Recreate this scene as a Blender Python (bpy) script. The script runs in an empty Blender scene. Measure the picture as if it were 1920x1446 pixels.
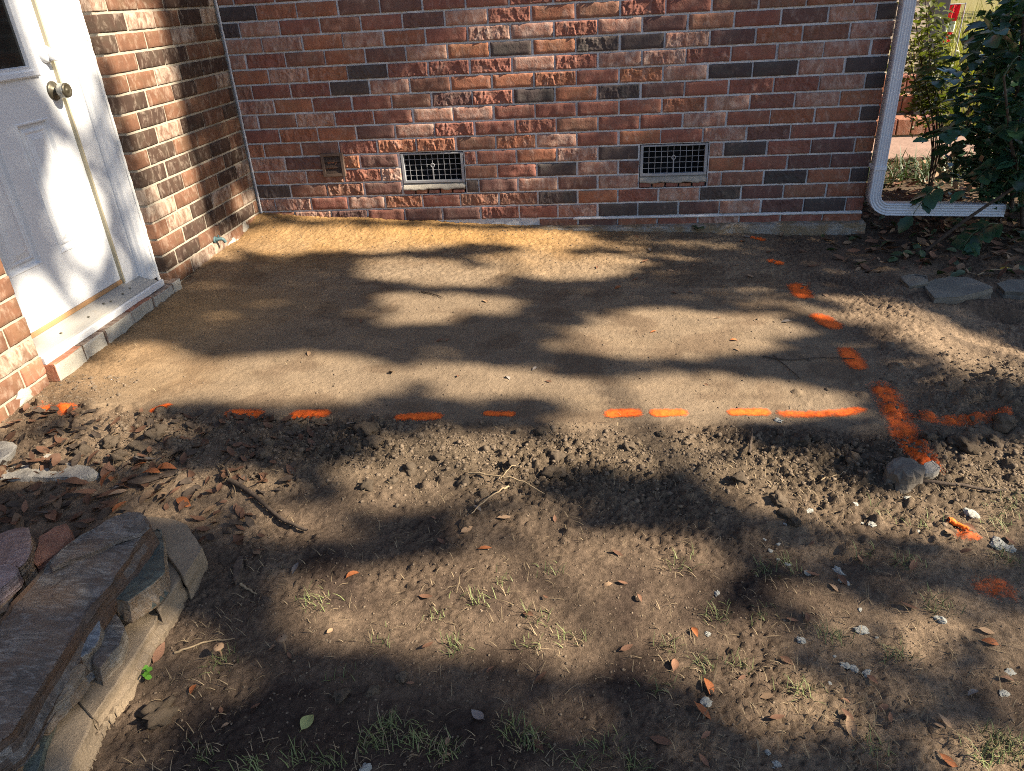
import bpy, bmesh, math, random
import numpy as np
from mathutils import Vector, Matrix, Quaternion

R = math.radians
scene = bpy.context.scene
COL = scene.collection

# ------------------------------------------------------------------ camera, sky, sun, exposure
CAM = np.array([1.65464, -3.78021, 1.04707])
PITCH, YAW, ROLL, FPX = 0.4905283, -0.1389805, -0.0609707, 1377.32
_f = np.array([math.sin(YAW) * math.cos(PITCH), math.cos(YAW) * math.cos(PITCH), -math.sin(PITCH)])
_r0 = np.array([math.cos(YAW), -math.sin(YAW), 0.0])
_u0 = np.cross(_r0, _f)
_r = math.cos(ROLL) * _r0 + math.sin(ROLL) * _u0
_u = -math.sin(ROLL) * _r0 + math.cos(ROLL) * _u0
cam_data = bpy.data.cameras.new('camera')
cam = bpy.data.objects.new('camera', cam_data)
COL.objects.link(cam)
cam.matrix_world = Matrix(((_r[0], _u[0], -_f[0], CAM[0]), (_r[1], _u[1], -_f[1], CAM[1]),
                           (_r[2], _u[2], -_f[2], CAM[2]), (0, 0, 0, 1)))
cam_data.sensor_width = 36.0
cam_data.lens = FPX / 1920 * 36.0
cam_data.clip_start = 0.02
cam_data.clip_end = 500
scene.camera = cam

SUN = np.array([1.0, -0.17, 0.70])
SUN = SUN / np.linalg.norm(SUN)
SUN_EL = math.asin(SUN[2])
world = bpy.data.worlds.new('World')
scene.world = world
world.use_nodes = True
_nt = world.node_tree
_sky = _nt.nodes.new('ShaderNodeTexSky')
_sky.sky_type = 'NISHITA'
_sky.sun_disc = False
_sky.sun_elevation = SUN_EL
_sky.sun_rotation = math.atan2(SUN[0], SUN[1])
_sky.air_density = 1.0
_sky.ozone_density = 3.0
_nt.links.new(_sky.outputs[0], _nt.nodes['Background'].inputs[0])
_nt.nodes['Background'].inputs[1].default_value = 0.054
sun_data = bpy.data.lights.new('sun', 'SUN')
sun_data.energy = 5.0
sun_data.angle = R(0.6)
sun_data.color = (1.0, 0.86, 0.66)
sun = bpy.data.objects.new('sun', sun_data)
COL.objects.link(sun)
sun.rotation_euler = Vector(SUN).to_track_quat('Z', 'Y').to_euler()
vs = scene.view_settings
vs.view_transform = 'Standard'
vs.look = 'None'
vs.gamma = 1
vs.use_curve_mapping = False
vs.exposure = 2.0
scene.cycles.max_bounces = 6
scene.cycles.filter_width = 1.0
scene.cycles.use_denoising = False
scene.cycles.use_adaptive_sampling = False
scene.cycles.sample_clamp_indirect = 2.0
scene.cycles.transparent_max_bounces = 12

# ------------------------------------------------------------------ helpers
rng = np.random.default_rng(7)
random.seed(11)


def ray(px, py):
    return _f + _r * (px - 960) / FPX - _u * (py - 723) / FPX


def on_plane(px, py, ax, val):
    d = ray(px, py)
    return CAM + d * ((val - CAM[ax]) / d[ax])


def _hash(ix, iy, seed):
    h = (ix.astype(np.int64) * 374761393 + iy.astype(np.int64) * 668265263 + seed * 974634777) & 0xffffffff
    h = ((h ^ (h >> 13)) * 1274126177) & 0xffffffff
    h = h ^ (h >> 16)
    return (h & 0xffff) / 65535.0


def vnoise(x, y, seed=0):
    x = np.asarray(x, float); y = np.asarray(y, float)
    ix = np.floor(x); iy = np.floor(y)
    fx = x - ix; fy = y - iy
    fx = fx * fx * fx * (fx * (fx * 6 - 15) + 10); fy = fy * fy * fy * (fy * (fy * 6 - 15) + 10)
    a = _hash(ix, iy, seed); b = _hash(ix + 1, iy, seed)
    c = _hash(ix, iy + 1, seed); d = _hash(ix + 1, iy + 1, seed)
    return (a * (1 - fx) + b * fx) * (1 - fy) + (c * (1 - fx) + d * fx) * fy * 1.0 - 0.5


def fbm(x, y, octv=4, seed=0, gain=0.5):
    s = 0; a = 1.0
    for i in range(octv):
        c_, s_ = math.cos(0.65 + 0.9 * i), math.sin(0.65 + 0.9 * i)
        s = s + a * vnoise((x * c_ - y * s_) * 2 ** i + 17.3 * i, (x * s_ + y * c_) * 2 ** i - 9.1 * i, seed + i)
        a *= gain
    return s


def sstep(a, b, x):
    t = np.clip((x - a) / (b - a), 0, 1)
    return t * t * (3 - 2 * t)


def mesh_np(name, verts, faces, smooth=False):
    """faces: list of equal-length index arrays (or one 2-D array)"""
    me = bpy.data.meshes.new(name)
    verts = np.asarray(verts, np.float32)
    if isinstance(faces, np.ndarray):
        faces = [faces]
    faces = [np.asarray(f, np.int32) for f in faces if len(f)]
    nl = sum(f.size for f in faces); nf = sum(len(f) for f in faces)
    me.vertices.add(len(verts)); me.vertices.foreach_set('co', verts.ravel())
    me.loops.add(nl); me.polygons.add(nf)
    me.loops.foreach_set('vertex_index', np.concatenate([f.ravel() for f in faces]))
    starts = []; tot = []; o = 0
    for f in faces:
        k = f.shape[1]
        starts.append(o + np.arange(len(f)) * k); tot.append(np.full(len(f), k)); o += f.size
    me.polygons.foreach_set('loop_start', np.concatenate(starts).astype(np.int32))
    me.polygons.foreach_set('loop_total', np.concatenate(tot).astype(np.int32))
    if smooth:
        me.polygons.foreach_set('use_smooth', np.ones(nf, bool))
    me.update(calc_edges=True)
    return me


def link(name, me, mat=None, parent=None, loc=None):
    o = bpy.data.objects.new(name, me)
    COL.objects.link(o)
    if mat is not None and me is not None and not me.materials:
        me.materials.append(mat)
    if parent is not None:
        o.parent = parent
    if loc is not None:
        o.location = loc
    return o


def tag(o, label=None, cat=None, group=None, kind=None):
    if label: o['label'] = label
    if cat: o['category'] = cat
    if group: o['group'] = group
    if kind: o['kind'] = kind
    return o


def empty(name, loc, label, cat, group=None):
    o = bpy.data.objects.new(name, None)
    COL.objects.link(o)
    o.location = loc
    o.empty_display_size = 0.1
    return tag(o, label, cat, group, 'thing')


def bm_obj(name, bm, mat, parent=None, smooth=False, loc=None):
    me = bpy.data.meshes.new(name)
    bmesh.ops.recalc_face_normals(bm, faces=bm.faces)
    bm.to_mesh(me); bm.free()
    if smooth:
        me.polygons.foreach_set('use_smooth', np.ones(len(me.polygons), bool)); me.update()
    return link(name, me, mat, parent, loc)


def box(bm, a, b, bevel=0.0):
    """axis aligned box between corners a and b"""
    a = Vector(a); b = Vector(b)
    m = Matrix.Translation((a + b) / 2) @ Matrix.Diagonal((abs(b.x - a.x), abs(b.y - a.y), abs(b.z - a.z), 1))
    r = bmesh.ops.create_cube(bm, size=1, matrix=m)
    if bevel:
        es = list({e for v in r['verts'] for e in v.link_edges})
        bmesh.ops.bevel(bm, geom=es, offset=bevel, segments=2, affect='EDGES', profile=0.6)


def tube_arrays(pts, radii, sides=6):
    pts = np.asarray(pts, float); n = len(pts)
    radii = np.broadcast_to(np.asarray(radii, float), (n,))
    tan = np.gradient(pts, axis=0); tan /= np.linalg.norm(tan, axis=1)[:, None] + 1e-12
    ref = np.array([0, 0, 1.0]) if abs(tan[0][2]) < 0.9 else np.array([1.0, 0, 0])
    V = []; e1 = None
    for i in range(n):
        if e1 is None:
            e1 = np.cross(tan[i], ref)
        e1 = e1 - tan[i] * np.dot(e1, tan[i]); e1 /= np.linalg.norm(e1) + 1e-12
        e2 = np.cross(tan[i], e1)
        a = np.arange(sides) * 2 * np.pi / sides
        V.append(pts[i] + radii[i] * (np.cos(a)[:, None] * e1 + np.sin(a)[:, None] * e2))
    V = np.concatenate(V)
    F = []
    for i in range(n - 1):
        for j in range(sides):
            F.append((i * sides + j, i * sides + (j + 1) % sides, (i + 1) * sides + (j + 1) % sides, (i + 1) * sides + j))
    return V, np.array(F)


def spline(ctrl, n):
    """Catmull-Rom through control points"""
    c = np.asarray(ctrl, float)
    c = np.vstack([2 * c[0] - c[1], c, 2 * c[-1] - c[-2]])
    out = []
    m = len(c) - 3
    for t in np.linspace(0, m - 1e-6, n):
        i = int(t); u = t - i
        p0, p1, p2, p3 = c[i:i + 4]
        out.append(0.5 * (2 * p1 + (p2 - p0) * u + (2 * p0 - 5 * p1 + 4 * p2 - p3) * u * u + (3 * p1 - p0 - 3 * p2 + p3) * u ** 3))
    return np.array(out)


# ------------------------------------------------------------------ materials
class NB:
    def __init__(s, name):
        s.m = bpy.data.materials.new(name); s.m.use_nodes = True
        s.t = s.m.node_tree; s.n = s.t.nodes; s.b = s.n['Principled BSDF']; s.out = s.n['Material Output']
        s.b.inputs['Roughness'].default_value = 0.9
        s.b.inputs['Specular IOR Level'].default_value = 0.25

    def l(s, a, b): s.t.links.new(a, b)

    def noise(s, vec, scale, detail=5, rough=0.6, dist=0.0):
        n = s.n.new('ShaderNodeTexNoise')
        n.inputs['Scale'].default_value = scale; n.inputs['Detail'].default_value = detail
        n.inputs['Roughness'].default_value = rough; n.inputs['Distortion'].default_value = dist
        if vec is not None: s.l(vec, n.inputs['Vector'])
        return n.outputs['Fac']

    def ramp(s, fac, stops):
        r = s.n.new('ShaderNodeValToRGB'); e = r.color_ramp.elements
        while len(e) > 1: e.remove(e[-1])
        for i, (p, c) in enumerate(stops):
            el = e[0] if i == 0 else e.new(p)
            el.position = p
            el.color = (*c, 1) if not isinstance(c, (int, float)) else (c, c, c, 1)
        s.l(fac, r.inputs[0]); return r.outputs[0]

    def mix(s, fac, a, b, mode='MIX'):
        m = s.n.new('ShaderNodeMix'); m.data_type = 'RGBA'; m.blend_type = mode
        for sock, v in ((m.inputs[0], fac), (m.inputs[6], a), (m.inputs[7], b)):
            if isinstance(v, (int, float)): sock.default_value = v
            elif isinstance(v, tuple): sock.default_value = (*v, 1)
            else: s.l(v, sock)
        return m.outputs[2]

    def math(s, op, a, b=0.0, c=None):
        m = s.n.new('ShaderNodeMath'); m.operation = op
        for i, v in enumerate((a, b) if c is None else (a, b, c)):
            if isinstance(v, (int, float)): m.inputs[i].default_value = v
            else: s.l(v, m.inputs[i])
        return m.outputs[0]

    def bump(s, h, strength=0.5, dist=0.01, prev=None):
        b = s.n.new('ShaderNodeBump'); b.inputs['Strength'].default_value = strength
        b.inputs['Distance'].default_value = dist; s.l(h, b.inputs['Height'])
        if prev is not None: s.l(prev, b.inputs['Normal'])
        return b.outputs[0]

    def coord(s, which='Object', scale=None, rand=False):
        c = s.n.new('ShaderNodeTexCoord').outputs[which]
        if rand:
            oi = s.n.new('ShaderNodeObjectInfo')
            k = s.n.new('ShaderNodeVectorMath'); k.operation = 'SCALE'
            k.inputs[0].default_value = (37.0, 23.0, 51.0); s.l(oi.outputs['Random'], k.inputs[3])
            a = s.n.new('ShaderNodeVectorMath'); a.operation = 'ADD'
            s.l(c, a.inputs[0]); s.l(k.outputs[0], a.inputs[1]); c = a.outputs[0]
        if scale:
            mp = s.n.new('ShaderNodeMapping'); mp.inputs['Scale'].default_value = scale
            s.l(c, mp.inputs['Vector']); c = mp.outputs[0]
        return c

    def rnd(s): return s.n.new('ShaderNodeObjectInfo').outputs['Random']
    def pos(s): return s.n.new('ShaderNodeNewGeometry').outputs['Position']
    def set(s, color=None, normal=None, rough=None):
        if color is not None:
            if isinstance(color, tuple): s.b.inputs['Base Color'].default_value = (*color, 1)
            else: s.l(color, s.b.inputs['Base Color'])
        if normal is not None: s.l(normal, s.b.inputs['Normal'])
        if rough is not None: s.b.inputs['Roughness'].default_value = rough
        return s.m


def mat_plain(name, col, rough=0.8, var=0.25, scale=30, bump=0.2, metallic=0.0, rand=0.0, spec=0.25):
    b = NB(name)
    c = b.coord('Object', rand=True)
    n = b.noise(c, scale, 5)
    lo = tuple(max(0, v * (1 - var)) for v in col); hi = tuple(min(1, v * (1 + var)) for v in col)
    colr = b.ramp(n, [(0.3, lo), (0.7, hi)])
    if rand:
        f = b.math('MULTIPLY_ADD', b.rnd(), 2 * rand, 1 - rand)
        cc = b.n.new('ShaderNodeVectorMath'); cc.operation = 'SCALE'
        b.l(colr, cc.inputs[0]); b.l(f, cc.inputs[3]); colr = cc.outputs[0]
    nm = b.bump(b.noise(c, scale * 4, 4), bump, 0.004) if bump else None
    b.b.inputs['Metallic'].default_value = metallic
    b.b.inputs['Specular IOR Level'].default_value = spec
    return b.set(colr, nm, rough)


def mat_brick(name, col, smear=0.3, smear_col=(0.46, 0.36, 0.31), dark=0.35, stripe=0.3):
    b = NB(name)
    c = b.coord('Object', rand=True)
    big = b.noise(c, 14, 6, 0.65)
    base = b.ramp(big, [(0.25, tuple(v * (1 - dark) for v in col)), (0.5, col), (0.75, tuple(min(1, v * 1.3) for v in col))])
    # vertical wire-cut drag marks and band colour changes along the brick
    band = b.noise(b.coord('Object', (26, 1, 4), rand=True), 1.0, 3, 0.5)
    base = b.mix(b.math('MULTIPLY', b.ramp(band, [(0.42, 0.0), (0.6, 1.0)]), stripe), base, (col[0] * 0.5, col[1] * 0.6, col[2] * 0.7))
    blot = b.noise(b.coord('Object', (9, 9, 14), rand=True), 1.0, 4, 0.6, 0.8)
    base = b.mix(b.math('MULTIPLY', b.ramp(blot, [(0.5, 0.0), (0.62, 1.0)]), 0.55), base, (col[0] * 0.85 + 0.008, col[1] * 1.12 + 0.008, col[2] * 1.1 + 0.006))
    hue = b.rnd()
    base = b.mix(0.3, base, b.ramp(hue, [(0.0, (col[0] * 0.6, col[1] * 0.65, col[2] * 0.7)), (0.5, col), (1.0, (col[0] * 1.3, col[1] * 1.35, col[2] * 1.15))]))
    sm = b.noise(b.coord('Object', (1.0, 1.0, 0.55), rand=True), 34, 7, 0.72, 0.6)
    smf = b.math('MULTIPLY', b.ramp(sm, [(0.58 - 0.22 * smear, 0.0), (0.80 - 0.22 * smear, 1.0)]), 0.25 + 0.65 * smear)
    base = b.mix(smf, base, smear_col)
    h1 = b.noise(c, 150, 5, 0.7); h2 = b.noise(c, 32, 4, 0.6, 0.4)
    nm = b.bump(h1, 0.35, 0.004, b.bump(h2, 0.45, 0.008))
    return b.set(base, nm, 0.92)


BRICK = {
    'red': mat_brick('brick_red', (0.205, 0.084, 0.063), 0.22),
    'rust': mat_brick('brick_rust', (0.245, 0.102, 0.062), 0.3),
    'brown': mat_brick('brick_brown', (0.19, 0.093, 0.066), 0.25, dark=0.4),
    'dark': mat_brick('brick_charcoal', (0.068, 0.052, 0.050), 0.05, dark=0.3, stripe=0.1),
    'plum': mat_brick('brick_plum', (0.125, 0.066, 0.057), 0.2, dark=0.3),
    'pale': mat_brick('brick_pale', (0.26, 0.13, 0.096), 0.62),
    'door_brown': mat_brick('brick_door_brown', (0.125, 0.060, 0.036), 0.35, (0.36, 0.29, 0.23), 0.5),
    'door_dark': mat_brick('brick_door_dark', (0.045, 0.026, 0.019), 0.3, (0.40, 0.33, 0.27), 0.5),
    'door_pale': mat_brick('brick_door_pale', (0.135, 0.078, 0.055), 0.8, (0.38, 0.31, 0.25), 0.5),
}


def mat_mortar(name, col):
    b = NB(name); p = b.coord('Object')
    n = b.noise(p, 45, 6, 0.7)
    c = b.ramp(n, [(0.25, tuple(v * 0.68 for v in col)), (0.7, tuple(v * 1.12 for v in col))])
    c = b.mix(b.ramp(b.noise(p, 3.0, 3), [(0.45, 0.0), (0.7, 0.35)]), c, tuple(v * 0.55 for v in col))
    return b.set(c, b.bump(b.noise(p, 220, 4, 0.7), 0.6, 0.004), 0.95)


M_MORTAR = mat_mortar('mortar_grey', (0.54, 0.54, 0.55))
M_MORTAR_TAN = mat_mortar('mortar_tan', (0.30, 0.265, 0.215))


def mat_concrete(name, col, speck=0.5, scale=60):
    b = NB(name); p = b.coord('Object', rand=True)
    n = b.noise(p, 7, 6, 0.65); g = b.noise(p, scale * 6, 3, 0.7)
    c = b.ramp(n, [(0.3, tuple(v * 0.72 for v in col)), (0.72, tuple(v * 1.15 for v in col))])
    c = b.mix(b.math('MULTIPLY', b.ramp(g, [(0.5, 0.0), (0.72, 1.0)]), speck * 0.6), c, tuple(min(1, v * 1.9) for v in col))
    c = b.mix(b.math('MULTIPLY', b.ramp(g, [(0.28, 1.0), (0.45, 0.0)]), speck * 0.7), c, tuple(v * 0.4 for v in col))
    nm = b.bump(g, 0.5, 0.004, b.bump(b.noise(p, 28, 5), 0.4, 0.012))
    return b.set(c, nm, 0.95)


M_FOOTING = mat_concrete('footing_concrete', (0.33, 0.315, 0.30), 0.8)
_b = NB('soiled_footing'); _p = _b.pos()
_cc = _b.ramp(_b.noise(_p, 300, 3, 0.7), [(0.3, (0.15, 0.14, 0.125)), (0.6, (0.34, 0.315, 0.28))])
_dd = _b.ramp(_b.noise(_p, 11, 6, 0.75, 0.6), [(0.43, 0.0), (0.56, 0.9)])
M_FOOTING = _b.set(_b.mix(_dd, _cc, (0.20, 0.145, 0.085)), _b.bump(_b.noise(_p, 120, 5, 0.7), 0.9, 0.012), 0.95)
M_BLOCK = mat_concrete('tan_concrete_block', (0.215, 0.165, 0.112), 0.75)
M_SLABGREY = mat_concrete('grey_concrete_slab', (0.135, 0.125, 0.105), 0.7)
M_WHITECEM = mat_concrete('white_cement', (0.29, 0.27, 0.235), 0.7)


def mat_slate(name, col, vein=(0.35, 0.36, 0.38), rust=0.0, rustcol=(0.25, 0.12, 0.05), veinamt=0.5):
    b = NB(name); p = b.coord('Object', rand=True)
    st = b.noise(b.coord('Object', (3, 9, 40), rand=True), 2.2, 7, 0.65, 1.2)
    c = b.ramp(st, [(0.25, tuple(v * 0.45 for v in col)), (0.5, col), (0.75, tuple(min(1, v * 1.55) for v in col))])
    v1 = b.noise(b.coord('Object', (4, 14, 6), rand=True), 2.5, 8, 0.7, 2.5)
    c = b.mix(b.math('MULTIPLY', b.ramp(v1, [(0.50, 0.0), (0.60, 1.0), (0.62, 0.1), (0.68, 0.9), (0.70, 0.0)]), veinamt), c, vein)
    if rust:
        c = b.mix(b.math('MULTIPLY', b.ramp(b.noise(p, 9, 5, 0.65), [(0.45, 0.0), (0.6, 1.0)]), rust), c, rustcol)
    lay = b.noise(b.coord('Object', (6, 6, 170), rand=True), 1.0, 5, 0.6)
    nm = b.bump(lay, 1.0, 0.008, b.bump(b.noise(p, 20, 9, 0.75, 1.5), 0.9, 0.016))
    b.b.inputs['Specular IOR Level'].default_value = 0.5
    return b.set(c, nm, 0.55)


M_SLATE = mat_slate('slate_grey', (0.120, 0.102, 0.086), (0.30, 0.28, 0.25), 0.6, (0.15, 0.092, 0.055), 0.75)
M_SLATE_RUST = mat_slate('slate_rust_edge', (0.085, 0.060, 0.044), (0.20, 0.14, 0.10), 0.8, (0.13, 0.065, 0.03), 0.4)
M_SLATE_PALE = mat_slate('slate_pale_edge', (0.23, 0.19, 0.14), (0.40, 0.36, 0.30), 0.4, (0.22, 0.12, 0.06), 0.5)
M_SLATE_BLUE = mat_slate('slate_blue', (0.15, 0.165, 0.185), (0.45, 0.46, 0.46), 0.25, (0.22, 0.16, 0.09))
M_SLATE_GREEN = mat_slate('slate_green', (0.085, 0.098, 0.080), (0.22, 0.26, 0.2), 0.25, (0.16, 0.12, 0.06), 0.4)
M_SLATE_TAN = mat_slate('slate_tan', (0.24, 0.17, 0.105), (0.42, 0.36, 0.28), 0.5, (0.28, 0.15, 0.06))
M_SLATE_PINK = mat_slate('slate_pink', (0.26, 0.19, 0.18), (0.45, 0.38, 0.36), 0.2)
M_REDSTONE = mat_slate('red_stone', (0.27, 0.115, 0.07), (0.38, 0.22, 0.15), 0.2, (0.2, 0.09, 0.05), 0.35)
M_ROCK = mat_concrete('field_rock', (0.125, 0.108, 0.088), 0.5, 30)

# painted and metal things
def mat_paint(name, col, rough=0.35, dirt=0.12, dirtcol=(0.30, 0.24, 0.17)):
    b = NB(name); p = b.coord('Object')
    n = b.noise(p, 6, 5, 0.7)
    c = b.mix(b.math('MULTIPLY', b.ramp(n, [(0.55, 0.0), (0.8, 1.0)]), dirt), col, dirtcol)
    b.b.inputs['Specular IOR Level'].default_value = 0.5
    return b.set(c, b.bump(b.noise(p, 9, 3), 0.05, 0.01), rough)


M_DOOR = mat_paint('white_door_paint', (0.50, 0.52, 0.55), 0.35, 0.06)
M_TRIM = mat_paint('white_trim_paint', (0.49, 0.505, 0.53), 0.5, 0.22)
M_CAULK = mat_paint('caulk', (0.70, 0.69, 0.66), 0.7, 0.5)
M_WEATHER = mat_paint('weather_strip', (0.30, 0.27, 0.19), 0.6, 0.2)
M_SWEEP = mat_paint('door_sweep_wood', (0.30, 0.17, 0.08), 0.6, 0.3)
M_THRESH = mat_paint('threshold_aluminium', (0.27, 0.26, 0.24), 0.5, 0.6)
M_SILLPAINT = mat_concrete('painted_sill', (0.34, 0.32, 0.275), 0.6)
M_SPOUT = mat_paint('white_gutter_paint', (0.52, 0.55, 0.60), 0.3, 0.06)
M_GALV = mat_paint('galvanised_metal', (0.24, 0.25, 0.27), 0.45, 0.3)
M_BRONZE = mat_paint('aged_bronze', (0.10, 0.09, 0.065), 0.35, 0.2)
M_BRONZE.node_tree.nodes['Principled BSDF'].inputs['Metallic'].default_value = 0.6
M_KNOB = mat_paint('knob_pewter', (0.42, 0.41, 0.36), 0.3, 0.2)
M_KNOB.node_tree.nodes['Principled BSDF'].inputs['Metallic'].default_value = 0.5
M_LOUVRE = mat_paint('brown_plastic', (0.085, 0.058, 0.045), 0.55, 0.2, (0.2, 0.16, 0.12))
M_VOID_SHADE = mat_plain('void_shade', (0.008, 0.009, 0.011), 1.0, 0.2, 10, 0)
M_TEAL = mat_plain('verdigris_tap', (0.06, 0.11, 0.12), 0.5, 0.3, 60, 0.2)
_g = NB('unlit_room_glass'); _g.set((0.012, 0.014, 0.013), None, 0.06); _g.b.inputs['Specular IOR Level'].default_value = 0.6  # darkness of the unlit room behind is put into the pane colour
M_GLASS = _g.m

M_LEAF_BROWN = mat_plain('dead_leaf_brown', (0.135, 0.07, 0.042), 0.75, 0.4, 25, 0.2, rand=0.35)
M_LEAF_ORANGE = mat_plain('dead_leaf_orange', (0.25, 0.085, 0.03), 0.7, 0.35, 25, 0.2, rand=0.25)
M_LEAF_TAN = mat_plain('dead_leaf_tan', (0.23, 0.15, 0.09), 0.8, 0.3, 25, 0.2, rand=0.3)
M_LEAF_GREY = mat_plain('dead_leaf_grey', (0.155, 0.135, 0.12), 0.8, 0.3, 25, 0.2, rand=0.3)
M_LEAF_YELLOW = mat_plain('dead_leaf_yellow', (0.50, 0.34, 0.05), 0.7, 0.3, 25, 0.2)
M_LEAF_LIME = mat_plain('dead_leaf_lime', (0.22, 0.235, 0.09), 0.6, 0.4, 50, 0.2)
M_TWIG = mat_plain('twig_bark', (0.065, 0.048, 0.036), 0.9, 0.45, 60, 0.5, rand=0.2)
M_STRAWROOT = mat_plain('pale_root', (0.24, 0.18, 0.11), 0.8, 0.3, 60, 0.3, rand=0.2)
M_CHIP = mat_plain('white_plaster', (0.42, 0.42, 0.38), 0.9, 0.35, 40, 0.9)
M_CLOD = mat_plain('soil_clod', (0.112, 0.085, 0.060), 1.0, 0.45, 60, 0.9, rand=0.2)
M_ORANGE = mat_plain('orange_paint', (0.85, 0.14, 0.012), 0.7, 0.25, 50, 0.4)
M_GRASS = mat_plain('grass_green', (0.11, 0.13, 0.05), 0.6, 0.5, 9, 0)
M_STRAW = mat_plain('straw', (0.19, 0.145, 0.088), 0.8, 0.5, 9, 0)
M_BARK = mat_plain('bark', (0.12, 0.095, 0.075), 0.95, 0.45, 22, 0.8)


def mat_leaf(name, col, rough=0.38, trans=0.25, rand=0.35, spec=0.5):
    b = NB(name)
    p = b.coord('Object', rand=True)
    n = b.noise(p, 40, 4)
    c = b.ramp(n, [(0.3, tuple(v * 0.7 for v in col)), (0.7, tuple(v * 1.25 for v in col))])
    f = b.math('MULTIPLY_ADD', b.rnd(), 2 * rand, 1 - rand)
    cc = b.n.new('ShaderNodeVectorMath'); cc.operation = 'SCALE'
    b.l(c, cc.inputs[0]); b.l(f, cc.inputs[3]); c = cc.outputs[0]
    b.b.inputs['Specular IOR Level'].default_value = spec
    b.set(c, None, rough)
    if trans:
        tr = b.n.new('ShaderNodeBsdfTranslucent'); b.l(b.mix(1.0, c, (1.0, 1.15, 0.45), 'MULTIPLY'), tr.inputs[0])
        mx = b.n.new('ShaderNodeMixShader'); mx.inputs[0].default_value = trans
        b.l(b.b.outputs[0], mx.inputs[1]); b.l(tr.outputs[0], mx.inputs[2]); b.l(mx.outputs[0], b.out.inputs[0])
    return b.m


M_SHRUB = mat_leaf('glossy_dark_leaf', (0.032, 0.080, 0.042), 0.30, 0.22, 0.5)
M_SMALL_LEAF = mat_leaf('small_green_leaf', (0.11, 0.13, 0.028), 0.45, 0.4)
M_BAMBOO = mat_leaf('yellow_green_reed', (0.25, 0.245, 0.045), 0.5, 0.4)
M_CROWN = mat_leaf('tree_leaf', (0.05, 0.09, 0.03), 0.5, 0.0)
M_COVER = mat_leaf('ground_cover_leaf', (0.045, 0.075, 0.03), 0.5, 0.15)

# ------------------------------------------------------------------ ground
def h_smooth(x, y):
    x = np.asarray(x, float); y = np.asarray(y, float)
    z = 0.000 - 0.033 * (np.clip(x, -1, 3.6) + 0.2) + 0.016 * np.clip(y, -2.2, 0.5)
    z = z - 0.055 * np.clip(-1.95 - y, 0, 3)                                   # falls away to the front
    z = z + 0.045 * np.exp(-(np.clip(y + 0.02, -9, 9) / 0.16) ** 2) * sstep(1.7, 0.2, x) * sstep(1.5, 0.0, y)    # sand heaped at the wall
    z = z + 0.02 * np.exp(-((x + 0.2) / 0.18) ** 2) * sstep(-2.3, -0.3, y)
    # loose soil thrown out in front of the pad and on its right side
    z = z + 0.010 * np.exp(-((y + 2.20) / 0.12) ** 2) * sstep(0.1, 0.6, x) * sstep(3.4, 2.8, x)
    z = z + 0.075 * np.exp(-((x - 2.98) / 0.30) ** 2 - ((y + 1.68) / 0.19) ** 2)
    z = z + 0.03 * np.exp(-((x - 2.85 - 0.25 * (y + 0.9)) / 0.13) ** 2) * sstep(-1.6, -1.2, y) * sstep(-0.4, -0.8, y)
    # wheel ruts running out to the right
    rut = y + 1.02 + 0.22 * (x - 3.0)
    z = z - 0.028 * np.exp(-(rut / 0.05) ** 2) * sstep(2.95, 3.15, x) + 0.02 * np.exp(-((rut - 0.1) / 0.05) ** 2) * sstep(2.9, 3.15, x)
    z = z - 0.022 * np.exp(-((rut + 0.22) / 0.06) ** 2) * sstep(2.8, 3.0, x)
    z = z + 0.018 * fbm(x * 2.1 + 3, y * 2.1, 3, 5) * (1 - 0.75 * pad_mask(x, y))
    return z


def pad_mask(x, y):
    return sstep(-1.985, -1.93, y - 0.032 * x + 0.014 * np.sin(x * 5.0) + 0.035 * vnoise(x * 6, y * 6, 77) + 0.03 * vnoise(x * 15, y * 15, 78)) * sstep(-0.15, 0.1, x) * sstep(2.62, 2.42, x + 0.10 * (y + 1) ) * sstep(0.1, -0.1, y)


def ground_hit(px, py, dz=0.0):
    d = ray(px, py)
    t = (-0.1 - CAM[2]) / d[2]
    for _ in range(40):
        p = CAM + d * t
        t += 0.8 * (h_smooth(p[0], p[1]) + dz - p[2]) / d[2]
    return CAM + d * t


def axis(lo, hi, step, far):
    core = np.arange(lo, hi, step)
    out = []; s = step; v = hi
    while v < far: out.append(v); s *= 1.22; v += s
    inn = []; s = step; v = lo - step
    while v > -far: inn.append(v); s *= 1.22; v -= s
    return np.concatenate([np.array(inn[::-1]), core, np.array(out)])


GX = axis(-0.25, 3.75, 0.0060, 90)
_fy = np.concatenate([np.arange(-3.15, -1.75, 0.0052), np.arange(-1.75, 0.12, 0.0085)])
_lo = []; s_ = 0.0052; v_ = -3.15 - s_
while v_ > -90: _lo.append(v_); s_ *= 1.22; v_ -= s_
_hi = []; s_ = 0.0085; v_ = _fy[-1] + s_
while v_ < 90: _hi.append(v_); s_ *= 1.22; v_ += s_
GY = np.concatenate([np.array(_lo[::-1]), _fy, np.array(_hi)])
XX, YY = np.meshgrid(GX, GY)
PAD = pad_mask(XX, YY)
NEAR = sstep(5.5, 4.2, XX) * sstep(-1.5, -0.6, XX) * sstep(-5, -3.6, YY) * sstep(1.2, 0.6, YY)
ZZ = h_smooth(XX, YY)
ROUGH = (1 - PAD)
front = sstep(-1.78, -1.90, YY)
clodzone = np.exp(-((YY + 2.08) / 0.19) ** 2) * sstep(0.35, 0.75, XX) * sstep(3.7, 3.2, XX)
clodzone = np.maximum(clodzone, np.exp(-((XX - 2.95) / 0.35) ** 2 - ((YY + 1.75) / 0.25) ** 2))
detail = fbm(XX * 14, YY * 14, 5, 21, 0.6)
fine = fbm(XX * 60, YY * 60, 3, 31, 0.6)
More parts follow.
